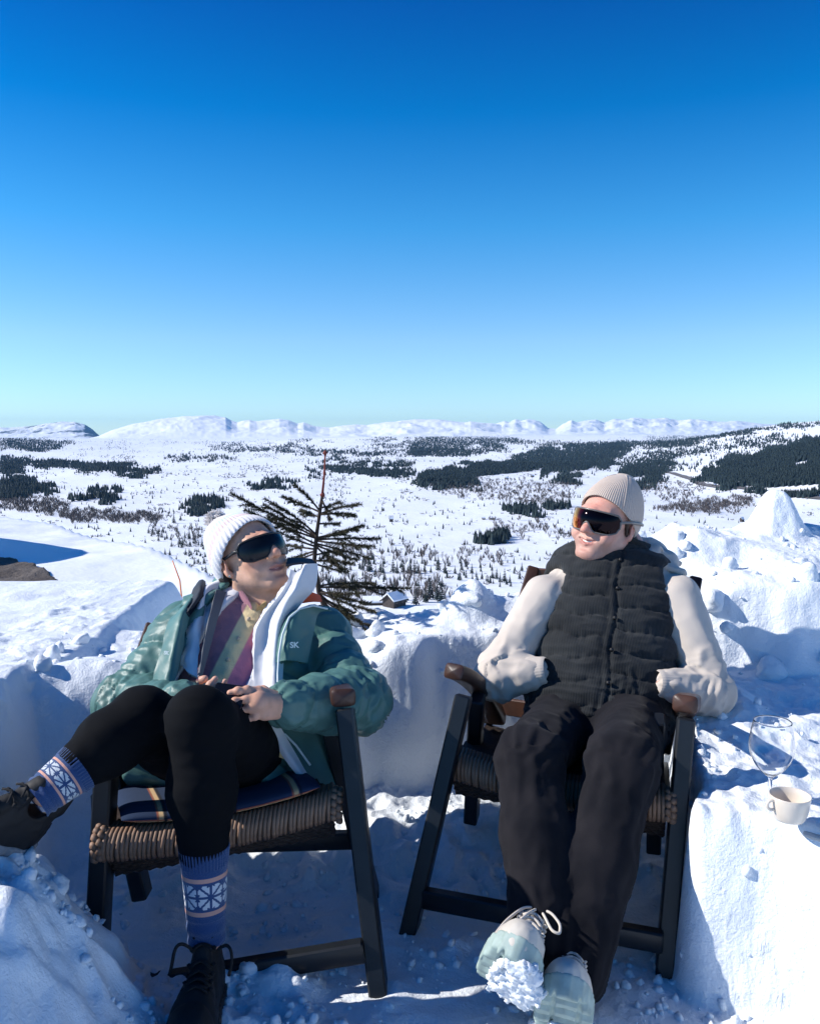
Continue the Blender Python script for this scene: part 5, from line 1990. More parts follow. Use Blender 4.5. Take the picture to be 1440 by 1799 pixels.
wp = Pose(at(440, 979, 2.36), rot(45, -27, -5), 1.05)
Fh = head_field(True, smile=.1, openm=.0105)
V, Q = Fh.surface()
V = relax(V, Q, 1, .4)
fl, lp, stb = head_attrs(V, True)
Vh = wp.w(V)
n_head = len(V)
W0, W1 = at(392, 1300, 2.10), at(438, 1100, 2.34)
sW = W1 - W0
sW /= np.linalg.norm(sW)
fW = np.array([.14, -.98, 0])
fW -= sW * (fW @ sW)
fW /= np.linalg.norm(fW)
rW = np.cross(fW, sW)
if rW[0] < 0:
    rW = -rW
wArmL = [at(318, 1112, 2.27), at(222, 1238, 2.12), at(330, 1240, 1.95)]
wArmR = [at(568, 1112, 2.36), at(628, 1232, 2.10), at(498, 1240, 1.90)]
wLegL = [at(345, 1320, 2.06), at(250, 1262, 1.74), at(86, 1388, 1.60)]
wLegR = [at(445, 1335, 2.08), at(352, 1264, 1.69), at(363, 1645, 1.655)]
B = Field(np.min([W0, W1, *wArmL, *wArmR, *wLegL, *wLegR], 0) - .14, np.max([W0, W1, *wArmL, *wArmR, *wLegL, *wLegR], 0) + .14, .0075)
tb = torso_fn(W0, sW, fW, [-.08, .1, .22, .33, .38, .43], [.15, .125, .13, .14, .10, .055], [.11, .09, .10, .10, .08, .055])
B.func(lambda X, Y, Z: tb(X, Y, Z)[0], W0 - .7, W0 + .7)
for arm in (wArmL, wArmR):
    B.chain(arm, [.048, .036, .026], .03)
for leg in (wLegL, wLegR):
    B.chain(leg, [.075, .050, .034], .04)
Vb, Qb = B.surface()
Vb = relax(Vb, Qb, 1)
# her hands at the phone
Hn = Field(at(330, 1300, 1.7) - [.02, .12, .05], at(530, 1180, 2.05) + [.03, .05, .05], .0030)
dR = at(463, 1236, 1.835) - wArmR[2]
mids = hand(Hn, wArmR[2] + dR * .06, dR, V3(.62, -.55, .55), V3(-.1, .1, 1), .98, curl=(.34, .40, .46, .54), spread=.10, thumb=(.25, .6))
Hn.cone(wArmR[2] - dR * .25, wArmR[2] + dR * .1, .027, .026, .01)
dL = at(392, 1236, 1.80) - wArmL[2]
hand(Hn, wArmL[2] + dL * .10, dL, V3(-.1, -.6, -.3), V3(0, .1, 1), .96, curl=(.5, .5, .5, .5), thumb=(.5, .5))
Vn, Qn = Hn.surface()
body = mesh_np('body', np.vstack([Vh, Vb, Vn]), np.vstack([Q, Qb + n_head, Qn + n_head + len(Vb)]), M_SKIN_W, True, woman)
zz = np.zeros(len(Vb) + len(Vn))
attr(body, 'flush', np.concatenate([fl, zz + .2]))
attr(body, 'lips', np.concatenate([lp, zz]))
attr(body, 'stubble', np.concatenate([stb * 0, zz]))
t = np.linspace(-1, 1, 9)
MB().tube(wp.w(np.stack([.017 * t, -.0875 + .010 * t ** 2, -.0655 + 0 * t], -1)), .0038, 6).build('teeth', M_TEETH, woman)
H = Field((-.1, -.06, -.1), (.1, .13, .07), .004)
for s in (-1, 1):
    H.cone((s * .066, .05, -.03), (s * .055, .06, -.085), .016, .010, .006)
H.cone((-.05, -.060, .072), (.05, -.060, .072), .010, .010, .006)  # dark band along the brim: hair, and the hat's inner shadow as colour
Vx, Qx = H.surface()
M_HAIRW = mat('dark_hair', (.020, .014, .012), rough=.55, bump=(300, .6, .002))
mesh_np('hair', wp.w(disp(Vx, Qx, .002 * fbm(Vx, 90., 2))), Qx, M_HAIRW, True, woman)
ear = MB()
ear.tube(wp.w([[-.0795, .003, -.036], [-.083, .002, -.039]]), .0030, 8)
ear.build('earring', M_SILVER, woman)


def w_hat_shape(P):
    P = P.copy()
    up = np.clip((P[:, 2] - .02) / .12, 0, 1)
    P[:, 1] += .020 * up ** 2
    P[:, 2] += .012 * up ** 2
    return P


whp = Pose(wp.w([0, .004, .004]), wp.R @ rot(0, -4, 0), .95)
hat_w = knit_hat(whp, [.078, .066, .036, -.010, -.058, -.090, -.104], .0965, .1150, .030, .114, 46, .0028, M_KNIT_W, woman, cuff=(.26, .010), slouch=.022, fn=w_hat_shape)
pm = MB()
pr = np.random.default_rng(3)
pc = np.array([0, .085, .165])
for k in range(520):
    d = pr.normal(size=3)
    d /= np.linalg.norm(d)
    L = pr.uniform(.028, .040)
    e = d + pr.normal(0, .25, 3)
    pm.tube(whp.w([pc + d * .006, pc + d * L * .6, pc + e / np.linalg.norm(e) * L]), [.0032, .0026, .0008], 4, caps=False)
pm.build('pompom', mat('pale_yarn', (.72, .68, .66), rough=.95), hat_w)
goggles(wp, woman, M_DARKLENS, M_FRAME_B, .0800, .045, .010, width=.077, top=.026, bot=-.033, wrap=66, front=-.112)

# ---- trunk layers, from the fleece out
Wa = [-.10, 0, .10, .20, .29, .345, .385, .42]
Ww = [.165, .165, .160, .170, .178, .155, .115, .085]
Wd = [.115, .115, .108, .112, .112, .100, .080, .066]
tfw = torso_fn(W0, sW, fW, Wa, Ww, Wd, 2.3)
lo, hi = W0 - [.36, .34, .22], W0 + [.42, .42, .62]
neckW = wp.w([0, .034, -.20])


def cmid(a):
    """Where the front opening runs, across the trunk."""
    return -.050 + (a - .10) * .22


def layer(off, h, extra=None, sub_neck=.055):
    F = Field(lo, hi, h)
    F.func(lambda X, Y, Z: tfw(X, Y, Z)[0] - off, W0 - .7, W0 + .8)
    if extra:
        extra(F)
    F.cone(neckW - sW * .06 + fW * .035, neckW + sW * .14, sub_neck, sub_neck + .03, .012, op='sub')
    return F


def coords(V):
    r = V - W0
    return r @ sW, r @ rW, r @ fW


F = layer(0, .005)
V, Q = F.surface()
V = relax(V, Q, 2)
a, u, v = coords(V)
V = disp(V, Q, .005 * (.5 - np.abs(perlin(np.stack([u * 10, a * 22, v * 6], -1)))) + .003 * fbm(V, 30., 2) + .004 * np.exp(-((u - cmid(a)) / .022) ** 2) * (v > 0) + .010 * (a < .095) * (v > 0) * np.exp(-(u / .16) ** 4))
a, u, v = coords(V)
ca = a[Q].mean(1)
cu = u[Q].mean(1) - cmid(ca)
fleece = mesh_np('fleece', V, Q, M_BLOCKS, True, woman)
cv = u - cmid(a)
attr(fleece, 'right_block', cv / .006)
attr(fleece, 'placket', (.026 - np.abs(cv)) / .005)
attr(fleece, 'pouch', (.105 - a) / .005)
tag(fleece, 'fleece pullover in yellow, pink, mauve and cream blocks')
# fleece collar points
for sgn, m_ in ((1, M_FLEECE), (-1, M_MAUVE)):
    c0 = W0 + sW * .325 + fW * .100 + rW * .002
    aa = np.linspace(0, 1, 14)
    base = [c0 + rW * (sgn * (.004 + .085 * t_)) + sW * (.060 * t_) - fW * (.075 * t_ ** 1.5) for t_ in aa]
    tip = [c0 + rW * (sgn * (.012 + .100 * t_)) + sW * (.022 + .105 * t_ ** .8) - fW * (.060 * t_ ** 1.5 - .012) for t_ in aa]
    base, tip = np.array(base), np.array(tip)
    th = fW * .007
    G = np.array([base, (base + tip) / 2 + fW * .006, tip, tip - th * .6 - fW * .004, (base + tip) / 2 - th, base - th])
    MB().grid(G, flip=sgn < 0).build('collar', m_, fleece)
bt = MB()
for k in range(3):
    c = W0 + sW * (.165 + .065 * k) + rW * cmid(.165 + .065 * k) + fW * (.1145 + .001 * k)
    bt.tube([c, c + fW * .006], [.0065, .005], 10)
bt.build('buttons', M_CREAMF, fleece)


def flap(F, inner):
    """Cuts the front opening of a jacket: nothing within inner(a) of the middle."""
    def cut(X, Y, Z):
        x, y, z = X - W0[0], Y - W0[1], Z - W0[2]
        a = x * sW[0] + y * sW[1] + z * sW[2]
        u = x * rW[0] + y * rW[1] + z * rW[2]
        v = x * fW[0] + y * fW[1] + z * fW[2]
        wl, wr = inner
        c = cmid(a)
        d = np.maximum(-(u - c) - np.interp(a, *wl), (u - c) - np.interp(a, *wr))
        return np.maximum(d, -(v - .0))
    F.func(cut, W0 - .7, W0 + .8, .004, op='sub')


aL = [-.1, 0, .12, .25, .34, .42]
# white inner jacket
F = layer(.016, .0046, sub_neck=.060)
flap(F, ((aL, [.110, .106, .100, .090, .072, .05]), (aL, [.085, .080, .074, .070, .070, .05])))
V, Q = F.surface()
V = relax(V, Q, 2)
a, u, v = coords(V)
V = disp(V, Q, .006 * np.abs(np.sin(np.pi * (a + .01 * perlin(V * 8.)) / .062)) ** .5 - .004 + .006 * (.5 - np.abs(perlin(np.stack([u * 12, a * 20, v * 8], -1)))))
liner = mesh_np('inner_jacket', V, Q, M_LINER, True, woman)
# its tall collar and hood: a folded-over stand on her left, a soft roll on her right
def sheet(rows, name, m_, parent, thick, nrm, sub=3, noise_=.004, seed=0.):
    """A cloth panel through rows of points, with thickness."""
    R = np.array(rows, float)
    def dense(M, k, ax):
        n = M.shape[ax]
        t = np.linspace(0, n - 1, (n - 1) * k + 1)
        M = np.moveaxis(M, ax, 0)
        i = np.clip(t.astype(int), 0, n - 2)
        f = (t - i)
        p0, p1, p2, p3 = M[np.clip(i - 1, 0, n - 1)], M[i], M[i + 1], M[np.clip(i + 2, 0, n - 1)]
        f = f.reshape(-1, *([1] * (M.ndim - 1)))
        O = .5 * (2 * p1 + (p2 - p0) * f + (2 * p0 - 5 * p1 + 4 * p2 - p3) * f ** 2 + (3 * p1 - p0 - 3 * p2 + p3) * f ** 3)
        return np.moveaxis(O, 0, ax)
    G = dense(dense(R, sub * 3, 0), sub * 3, 1)
    flat = G.reshape(-1, 3)
    nrm = np.asarray(nrm, float)
    flat = flat + nrm * (noise_ * fbm(flat, 24., 3, seed=seed))[:, None] + nrm * (noise_ * 1.5 * (.5 - np.abs(perlin(flat * [20, 20, 9] + seed))))[:, None]
    G = flat.reshape(G.shape)
    du = np.gradient(G, axis=0)
    dv = np.gradient(G, axis=1)
    N = np.cross(du, dv)
    N /= np.linalg.norm(N, axis=2)[..., None] + 1e-9
    if np.mean(N @ nrm) < 0:
        N = -N
    e = np.ones(G.shape[:2])
    K = G - N * thick
    mb = MB()
    nu, nv = G.shape[:2]
    loop = np.stack([G, G + 0 * G])
    mb.grid(G)
    mb.grid(K, flip=True)
    for A_, B_ in ((G[0], K[0]), (K[-1], G[-1]), (K[:, 0], G[:, 0]), (G[:, -1], K[:, -1])):
        mid = (A_ + B_) / 2
        mb.grid(np.stack([A_, B_]), flip=True)
    return mb.build(name, m_, parent)


# rows from the chest up to the collar's free edge (photo outline dropped at the depth of each point)
sheet([[at(446, 1215, 2.06), at(464, 1213, 2.065), at(480, 1212, 2.05), at(496, 1210, 2.07)],
       [at(446, 1160, 2.135), at(464, 1156, 2.145), at(482, 1154, 2.12), at(500, 1150, 2.15)],
       [at(450, 1110, 2.17), at(468, 1104, 2.19), at(488, 1100, 2.155), at(510, 1092, 2.20)],
       [at(464, 1080, 2.19), at(482, 1070, 2.205), at(504, 1062, 2.17), at(532, 1058, 2.24)],
       [at(486, 1052, 2.20), at(500, 1046, 2.205), at(520, 1036, 2.175), at(552, 1036, 2.26)],
       [at(503, 1026, 2.21), at(515, 1020, 2.22), at(530, 1010, 2.195), at(558, 1010, 2.29)],
       [at(511, 1000, 2.24), at(524, 1006, 2.235), at(537, 992, 2.22), at(558, 990, 2.31)]], 'collar_flap', M_LINER, liner, .012, [0, -1, .2], noise_=.0042, seed=2.)
sheet([[at(348, 1190, 2.05), at(330, 1180, 2.06), at(318, 1168, 2.09)],
       [at(352, 1130, 2.13), at(336, 1128, 2.12), at(322, 1120, 2.16)],
       [at(362, 1080, 2.21), at(350, 1075, 2.19), at(336, 1072, 2.23)],
       [at(372, 1042, 2.27), at(362, 1034, 2.26), at(350, 1036, 2.31)],
       [at(398, 1028, 2.33), at(388, 1018, 2.35), at(378, 1022, 2.40)]], 'collar_flap', M_LINER, liner, .012, [-.3, -1, .2], noise_=.006, seed=5.)
sheet([[at(356, 1188, 2.06), at(350, 1188, 2.045)], [at(374, 1120, 2.15), at(360, 1122, 2.125)], [at(388, 1070, 2.22), at(372, 1068, 2.195)], [at(398, 1040, 2.28), at(380, 1036, 2.265)]], 'facing', M_GREYIN, liner, .005, [0, -1, .2], noise_=.003)
sheet([[at(502, 992, 2.26), at(530, 988, 2.30), at(556, 992, 2.36)], [at(505, 980, 2.34), at(530, 980, 2.38), at(548, 982, 2.40)]], 'hood_lining', M_NAVYIN, liner, .006, [0, -1, .3], noise_=.003)
sheet([[at(528, 1044, 2.29), at(545, 1040, 2.31), at(562, 1046, 2.34)], [at(530, 1058, 2.27), at(548, 1056, 2.29), at(566, 1056, 2.33)]], 'orange_loop', M_STRAP, liner, .006, [0, -1, .3], noise_=.002)

# teal puffer: body, sleeves
def sleeves(F):
    for arm in (wArmL, wArmR):
        F.chain([arm[0], arm[1], arm[2] + (arm[1] - arm[2]) * .06], [.068, .068, .054], .035)
    F.cone(wArmR[1], wArmR[1] + (wArmR[2] - wArmR[1]) * .5, .074, .070, .03)
    F.cone(wArmL[0], W1 - sW * .06 + rW * -.08, .060, .055, .05)
    F.cone(wArmR[0], W1 - sW * .06 + rW * .08, .060, .055, .05)


lo, hi = np.min([*wArmL, *wArmR, W0], 0) - [.12, .14, .14], np.max([*wArmL, *wArmR, W1], 0) + [.14, .14, .16]
F = Field(lo, hi, .0050)
F.func(lambda X, Y, Z: tfw(X, Y, Z)[0] - .034, W0 - .7, W0 + .8)
flap(F, ((aL, [.125, .122, .118, .120, .120, .10]), (aL, [.150, .140, .130, .125, .125, .10])))
sleeves(F)
F.cone(neckW - sW * .05 + fW * .035, neckW + sW * .14, .075, .11, .012, op='sub')
V, Q = F.surface()
V = relax(V, Q, 2)
a, u, v = coords(V)
amt = np.zeros(len(V))
dmin = np.full(len(V), 9.)
for arm, sd in ((wArmL, 3.), (wArmR, 8.)):
    S, D, A = limb_coords(V, arm)
    m = D < .105
    la = np.linalg.norm(arm[1] - arm[0])
    ph = (S + .012 * perlin(V * 9. + sd) + .014 * np.cos(A + sd)) / .088
    q = .0105 * np.abs(np.sin(np.pi * ph)) ** .5 - .007
    f, _, _ = folds(V, arm, .008, 30., 1.5, sd)
    wrk = f * (.5 + 1.2 * np.exp(-((S - la) / .09) ** 2) + .8 * np.exp(-((S - D.size * 0 - np.linalg.norm(arm[2] - arm[1]) - la) / .05) ** 2))
    pk = .0025 * perlin(np.stack([np.cos(A) * 9, np.sin(A) * 9, ph * 2], -1)) * np.exp(-(np.sin(np.pi * ph) / .5) ** 2)
    upd = m & (D < dmin)
    amt[upd] = (q + wrk + pk)[upd]
    dmin = np.minimum(dmin, D)
body_m = dmin > .095
ph = (a + .008 * perlin(V * 8.)) / .078
amt[body_m] = (.014 * np.abs(np.sin(np.pi * ph)) ** .5 - .010 + .006 * (.5 - np.abs(perlin(np.stack([u * 10, a * 26, v * 8], -1)))))[body_m]
V = disp(V, Q, amt)
jacket = mesh_np('puffer_jacket', V, Q, M_TEAL, True, woman)
for arm in (wArmR, wArmL):
    d = arm[2] - arm[1]
    d /= np.linalg.norm(d)
    R = frame(d, [.1, .2, 1])
    aa = np.linspace(0, 2 * np.pi, 72, endpoint=False)
    w = arm[2]
    G = np.array([w + d * uu + (r_ * (1 + .05 * perlin(np.stack([np.cos(aa) * 3, np.sin(aa) * 3, 0 * aa + uu * 40], -1))))[:, None] * (np.cos(aa)[:, None] * R[:, 0] + np.sin(aa)[:, None] * R[:, 2])
                  for uu, r_ in ((-.03, .050), (-.012, .055), (0, .052), (.010, .044), (.016, .040), (.012, .034), (-.01, .032))])
    MB().grid(G, closed_v=True).build('cuff', M_TEAL, jacket)
# front edges of the jacket turned out over the chest, with piping
sheet([[at(300, 1222, 1.99), at(285, 1215, 2.00), at(264, 1205, 2.04)],
       [at(318, 1160, 2.07), at(304, 1150, 2.06), at(284, 1140, 2.10)],
       [at(330, 1100, 2.15), at(318, 1085, 2.14), at(298, 1090, 2.18)],
       [at(345, 1062, 2.22), at(335, 1050, 2.22), at(318, 1075, 2.26)]], 'front_flap', M_TEAL, jacket, .016, [-.3, -1, .2], noise_=.005, seed=7.)
sheet([[at(316, 1092, 2.19), at(328, 1076, 2.16), at(340, 1068, 2.18)],
       [at(330, 1062, 2.24), at(344, 1052, 2.20), at(356, 1050, 2.22)],
       [at(340, 1034, 2.30), at(352, 1028, 2.26), at(362, 1034, 2.28)],
       [at(350, 1020, 2.36), at(356, 1018, 2.34), at(362, 1022, 2.34)]], 'hood_edge', M_NAVYIN, jacket, .014, [-.2, -1, .3], noise_=.004, seed=9.)
sheet([[at(480, 1165, 2.12), at(505, 1160, 2.10), at(540, 1165, 2.14)],
       [at(488, 1120, 2.15), at(512, 1112, 2.13), at(550, 1115, 2.19)],
       [at(500, 1085, 2.19), at(522, 1074, 2.17), at(560, 1078, 2.24)],
       [at(530, 1070, 2.23), at(550, 1062, 2.22), at(584, 1074, 2.28)]], 'front_flap', M_TEAL, jacket, .016, [.2, -1, .2], noise_=.005, seed=11.)
pp = np.array([at(488, 1225, 2.00), at(488, 1185, 2.065), at(490, 1150, 2.095), at(496, 1115, 2.125), at(508, 1085, 2.15), at(526, 1070, 2.17), at(550, 1064, 2.19), at(575, 1070, 2.23)])
tt_ = np.linspace(0, 7, 50)
MB().tube(np.stack([np.interp(tt_, range(8), pp[:, k]) for k in range(3)], -1), .0028, 6).build('piping', M_ZIP, jacket)
pp = np.array([at(500, 1290, 2.00), at(520, 1310, 2.01), at(545, 1345, 2.0)])
MB().tube(pp, .003, 6).build('piping', M_ZIP, jacket)
# jacket tails below the forearm and beside the thigh
sheet([[at(470, 1270, 2.02), at(520, 1285, 2.04), at(575, 1290, 2.12)], [at(490, 1310, 1.99), at(535, 1330, 2.02), at(590, 1340, 2.12)], [at(520, 1360, 1.97), at(555, 1385, 1.99), at(598, 1392, 2.08)]], 'jacket_tail', M_TEAL, jacket, .02, [0, -1, .3], noise_=.006, seed=13.)
sheet([[at(452, 1268, 1.99), at(470, 1270, 1.985), at(492, 1275, 2.0)], [at(482, 1310, 1.975), at(500, 1315, 1.97), at(520, 1325, 1.99)], [at(520, 1360, 1.95), at(538, 1368, 1.945), at(552, 1380, 1.97)]], 'inner_tail', M_LINER, liner, .012, [0, -1, .3], noise_=.005, seed=14.)
sheet([[at(438, 1268, 2.0), at(455, 1268, 1.99)], [at(460, 1300, 1.985), at(478, 1304, 1.98)], [at(490, 1330, 1.97), at(505, 1336, 1.965)]], 'fleece_hem', M_FLEECE, fleece, .01, [0, -1, .3], noise_=.004)

# small printed initials on the chest
def lettering(text, loc, R, size, m_, parent, name='initials'):
    cu = bpy.data.curves.new(name, 'FONT')
    cu.body = text
    cu.size = size
    cu.extrude = .0006
    cu.offset = .0006
    cu.align_x = 'CENTER'
    o = bpy.data.objects.new(name, cu)
    dg = bpy.context.evaluated_depsgraph_get()
    C.objects.link(o)
    bpy.context.view_layer.update()
    me = bpy.data.meshes.new_from_object(o.evaluated_get(bpy.context.evaluated_depsgraph_get()))
    bpy.data.objects.remove(o)
    me.materials.clear()
    me.materials.append(m_)
    V = np.array([v.co[:] for v in me.vertices])
    P = np.asarray(loc) + V @ np.asarray(R).T
    me.vertices.foreach_set('co', P.astype(np.float32).ravel())
    me.update()
    q = bpy.data.objects.new(name, me)
    C.objects.link(q)
    adopt(q, parent)
    return q


M_PRINT = mat('white_print', (.62, .72, .70), rough=.6)
def face_R(n, up=(0, 0, 1.)):
    n = np.asarray(n, float) / np.linalg.norm(n)
    x = np.cross(up, n)
    x /= np.linalg.norm(x)
    return np.stack([x, np.cross(n, x), n], 1)


lettering('SK', at(517, 1138, 2.075), face_R([.12, -1, .25]), .020, M_PRINT, jacket)
lettering('SK', at(292, 1150, 2.045), face_R([-.3, -1, .25]), .012, M_PRINT, jacket)

# ---- tights
Tf = Field(np.min([*wLegL, *wLegR], 0) - [.14, .14, .12], np.max([W0, *wLegL, *wLegR], 0) + [.16, .16, .12], .0055)
tt = torso_fn(W0, sW, fW, [-.12, -.06, .02, .06], [.155, .165, .155, .14], [.115, .12, .11, .10])
Tf.func(lambda X, Y, Z: tt(X, Y, Z)[0], W0 - .5, W0 + .5)
k1, k2 = .72, .60
endL = wLegL[1] + (wLegL[2] - wLegL[1]) * k1
endR = wLegR[1] + (wLegR[2] - wLegR[1]) * k2
Tf.chain([wLegL[0], (wLegL[0] + wLegL[1]) / 2, wLegL[1], wLegL[1] + (wLegL[2] - wLegL[1]) * .35, endL], [.094, .083, .061, .063, .048], .03)
Tf.chain([wLegR[0], (wLegR[0] + wLegR[1]) / 2, wLegR[1], wLegR[1] + (wLegR[2] - wLegR[1]) * .32, endR], [.098, .086, .064, .066, .049], .03)
V, Q = Tf.surface()
V = relax(V, Q, 2)
V = disp(V, Q, .003 * fbm(V, 8., 2) + .0035 * (.5 - np.abs(perlin(V * [16, 16, 30]))))
mesh_np('tights', V, Q, M_LEG, True, woman)


# ---- patterned socks
M_SOCK = mat('blue_sock', (.022, .062, .175), rough=.95, bump=(260, .8, .003), sheen=.4)
M_SOCK_P = mat('peach_band', (.66, .36, .28), rough=.95, bump=(260, .8, .003))
M_SOCK_W = mat('white_star', (.62, .66, .68), rough=.95, bump=(260, .8, .003))


def sock(p_top, p_bot, r_top, r_bot, side_ref):
    n, m = 150, 156
    ax = p_bot - p_top
    L = np.linalg.norm(ax)
    R = frame(ax, side_ref)
    a = np.linspace(0, 2 * np.pi, m, endpoint=False)
    G, cuff = [], .18
    s_all = np.linspace(0, 1, n)
    for s_ in s_all:
        r = r_top + (r_bot - r_top) * s_ ** .8 + .0015 * (s_ < cuff) * np.cos(44 * a) + .0015 * math.sin(s_ * 40) * (s_ > .72)
        G.append(p_top + ax * s_ + r[:, None] * (np.cos(a)[:, None] * R[:, 0] + np.sin(a)[:, None] * R[:, 2]) if np.ndim(r) else p_top + ax * s_ + r * (np.cos(a)[:, None] * R[:, 0] + np.sin(a)[:, None] * R[:, 2]))
    G = np.array(G)
    lip = p_top + ax * .01 + (G[0] - p_top) * .86
    G = np.vstack([lip[None], G])
    mb = MB().grid(G, closed_v=True)
    Qs = np.concatenate(mb.Q)
    si = (np.arange(n) / n)
    S = np.repeat(si, m)
    A = np.tile((np.arange(m) + .5) / m, n)
    fm = np.zeros(n * m, int)
    fm[((S > .25) & (S < .30)) | ((S > .60) & (S < .65))] = 1
    # eight-petalled stars between the bands
    rep = 5
    xx = ((A * rep) % 1 - .5) * 2
    yy = (S - .45) / .135
    rr = np.maximum(np.abs(xx), np.abs(yy))
    th = np.arctan2(yy, xx)
    oct_ = (th / (np.pi / 4)) % 1
    petal = (rr > .12) & (rr < .94) & (np.abs(xx) > .10) & (np.abs(yy) > .08) & (np.abs(np.abs(xx) - np.abs(yy)) > .11) & (np.abs(xx) + np.abs(yy) < 1.52) & ~((np.abs(xx) + np.abs(yy) > 1.0) & (np.minimum(np.abs(xx), np.abs(yy)) < .30) & (rr > .8))
    fm[petal & (np.abs(yy) < 1)] = 2
    return mesh_np('sock', np.concatenate(mb.V), Qs, [M_SOCK, M_SOCK_P, M_SOCK_W], True, woman, fmat=fm)


sk0, sk1 = wLegR[1] + (wLegR[2] - wLegR[1]) * .585, wLegR[2] + (wLegR[2] - wLegR[1]) * .02
sock(sk0, sk1, .0515, .0375, [.2, -1, .1])
sl0, sl1 = wLegL[1] + (wLegL[2] - wLegL[1]) * .70, wLegL[2] + (wLegL[2] - wLegL[1]) * .14
sock(sl0, sl1, .0505, .0385, [.3, -1, .4])

# ---- shoes
m_b = (M_SHOE_B, M_SHOE_BS, M_LACE_B, M_SHOE_B)
h1 = at(372, 1712, 1.715)
d1 = at(338, 1812, 1.48) - h1
shoe(h1 - frame(d1, [0, -.1, 1])[:, 2] * .03, frame(d1, [.0, -.1, 1]), 1.02, 'shoe', m_b, woman, high=.035, seed=8., curve=.012)
for q in ([(336, 1668, 1.60), (322, 1656, 1.59), (310, 1660, 1.58), (305, 1674, 1.575), (303, 1692, 1.575), (298, 1712, 1.58)], [(384, 1668, 1.60), (396, 1658, 1.59), (405, 1664, 1.58), (408, 1680, 1.575), (407, 1698, 1.575), (402, 1714, 1.58)]):
    lp_ = np.array([at(*p) for p in q])
    t_ = np.linspace(0, len(lp_) - 1, 40)
    lp_ = np.stack([np.interp(t_, range(len(lp_)), lp_[:, k]) for k in range(3)], -1)
    for _ in range(40):
        lp_[1:-1] = .25 * lp_[:-2] + .5 * lp_[1:-1] + .25 * lp_[2:]
    MB().tube(lp_, .0034, 6).build('loose_lace', M_LACE_B, woman)
m_b2 = (M_SHOE_B, M_SHOE_GS, M_LACE_B, M_SHOE_B)
h2 = at(62, 1472, 1.62)
d2 = at(-72, 1440, 1.50) - h2
shoe(h2 - frame(d2, [.25, -.35, 1])[:, 2] * .055, frame(d2, [.30, -.30, 1]), .98, 'shoe', m_b2, woman, high=.035, sole_t=.055, seed=9., curve=.012)

# ---- ring and phone
rc, rd, rr_ = mids[2]
Rr = frame(rd, [.1, .3, 1])
aa = np.linspace(0, 2 * np.pi, 25)
MB().tube(rc + (rr_ * 1.06) * (np.cos(aa)[:, None] * Rr[:, 0] + np.sin(aa)[:, None] * Rr[:, 2]), .0016, 6, caps=False).build('ring', M_SILVER, woman)
phone = empty('mobile_phone', at(398, 1236, 1.80), 'black mobile phone held in the hands of the woman in green', 'phone')
pR = frame(at(420, 1234, 1.79) - at(378, 1228, 1.79), [0, -.5, .8])
q = at(398, 1234, 1.79)
sharpen(MB().beam(q - pR[:, 1] * .034, q + pR[:, 1] * .034, .10, .009, up=pR[:, 2], bev=.003).build('case', M_PHONE, phone))
# ================================================================== THE YOUNG SPRUCE STUCK IN THE BANK
M_NEEDLE = mat('spruce_needle_dark', (.024, .032, .015), rough=.8, noise=(22, .5, (.060, .052, .024)))
M_TWIG = mat('spruce_twig', (.055, .040, .030), rough=.9, noise=(60, .4))
M_LEADER = mat('red_brown_shoot', (.20, .045, .030), rough=.8)


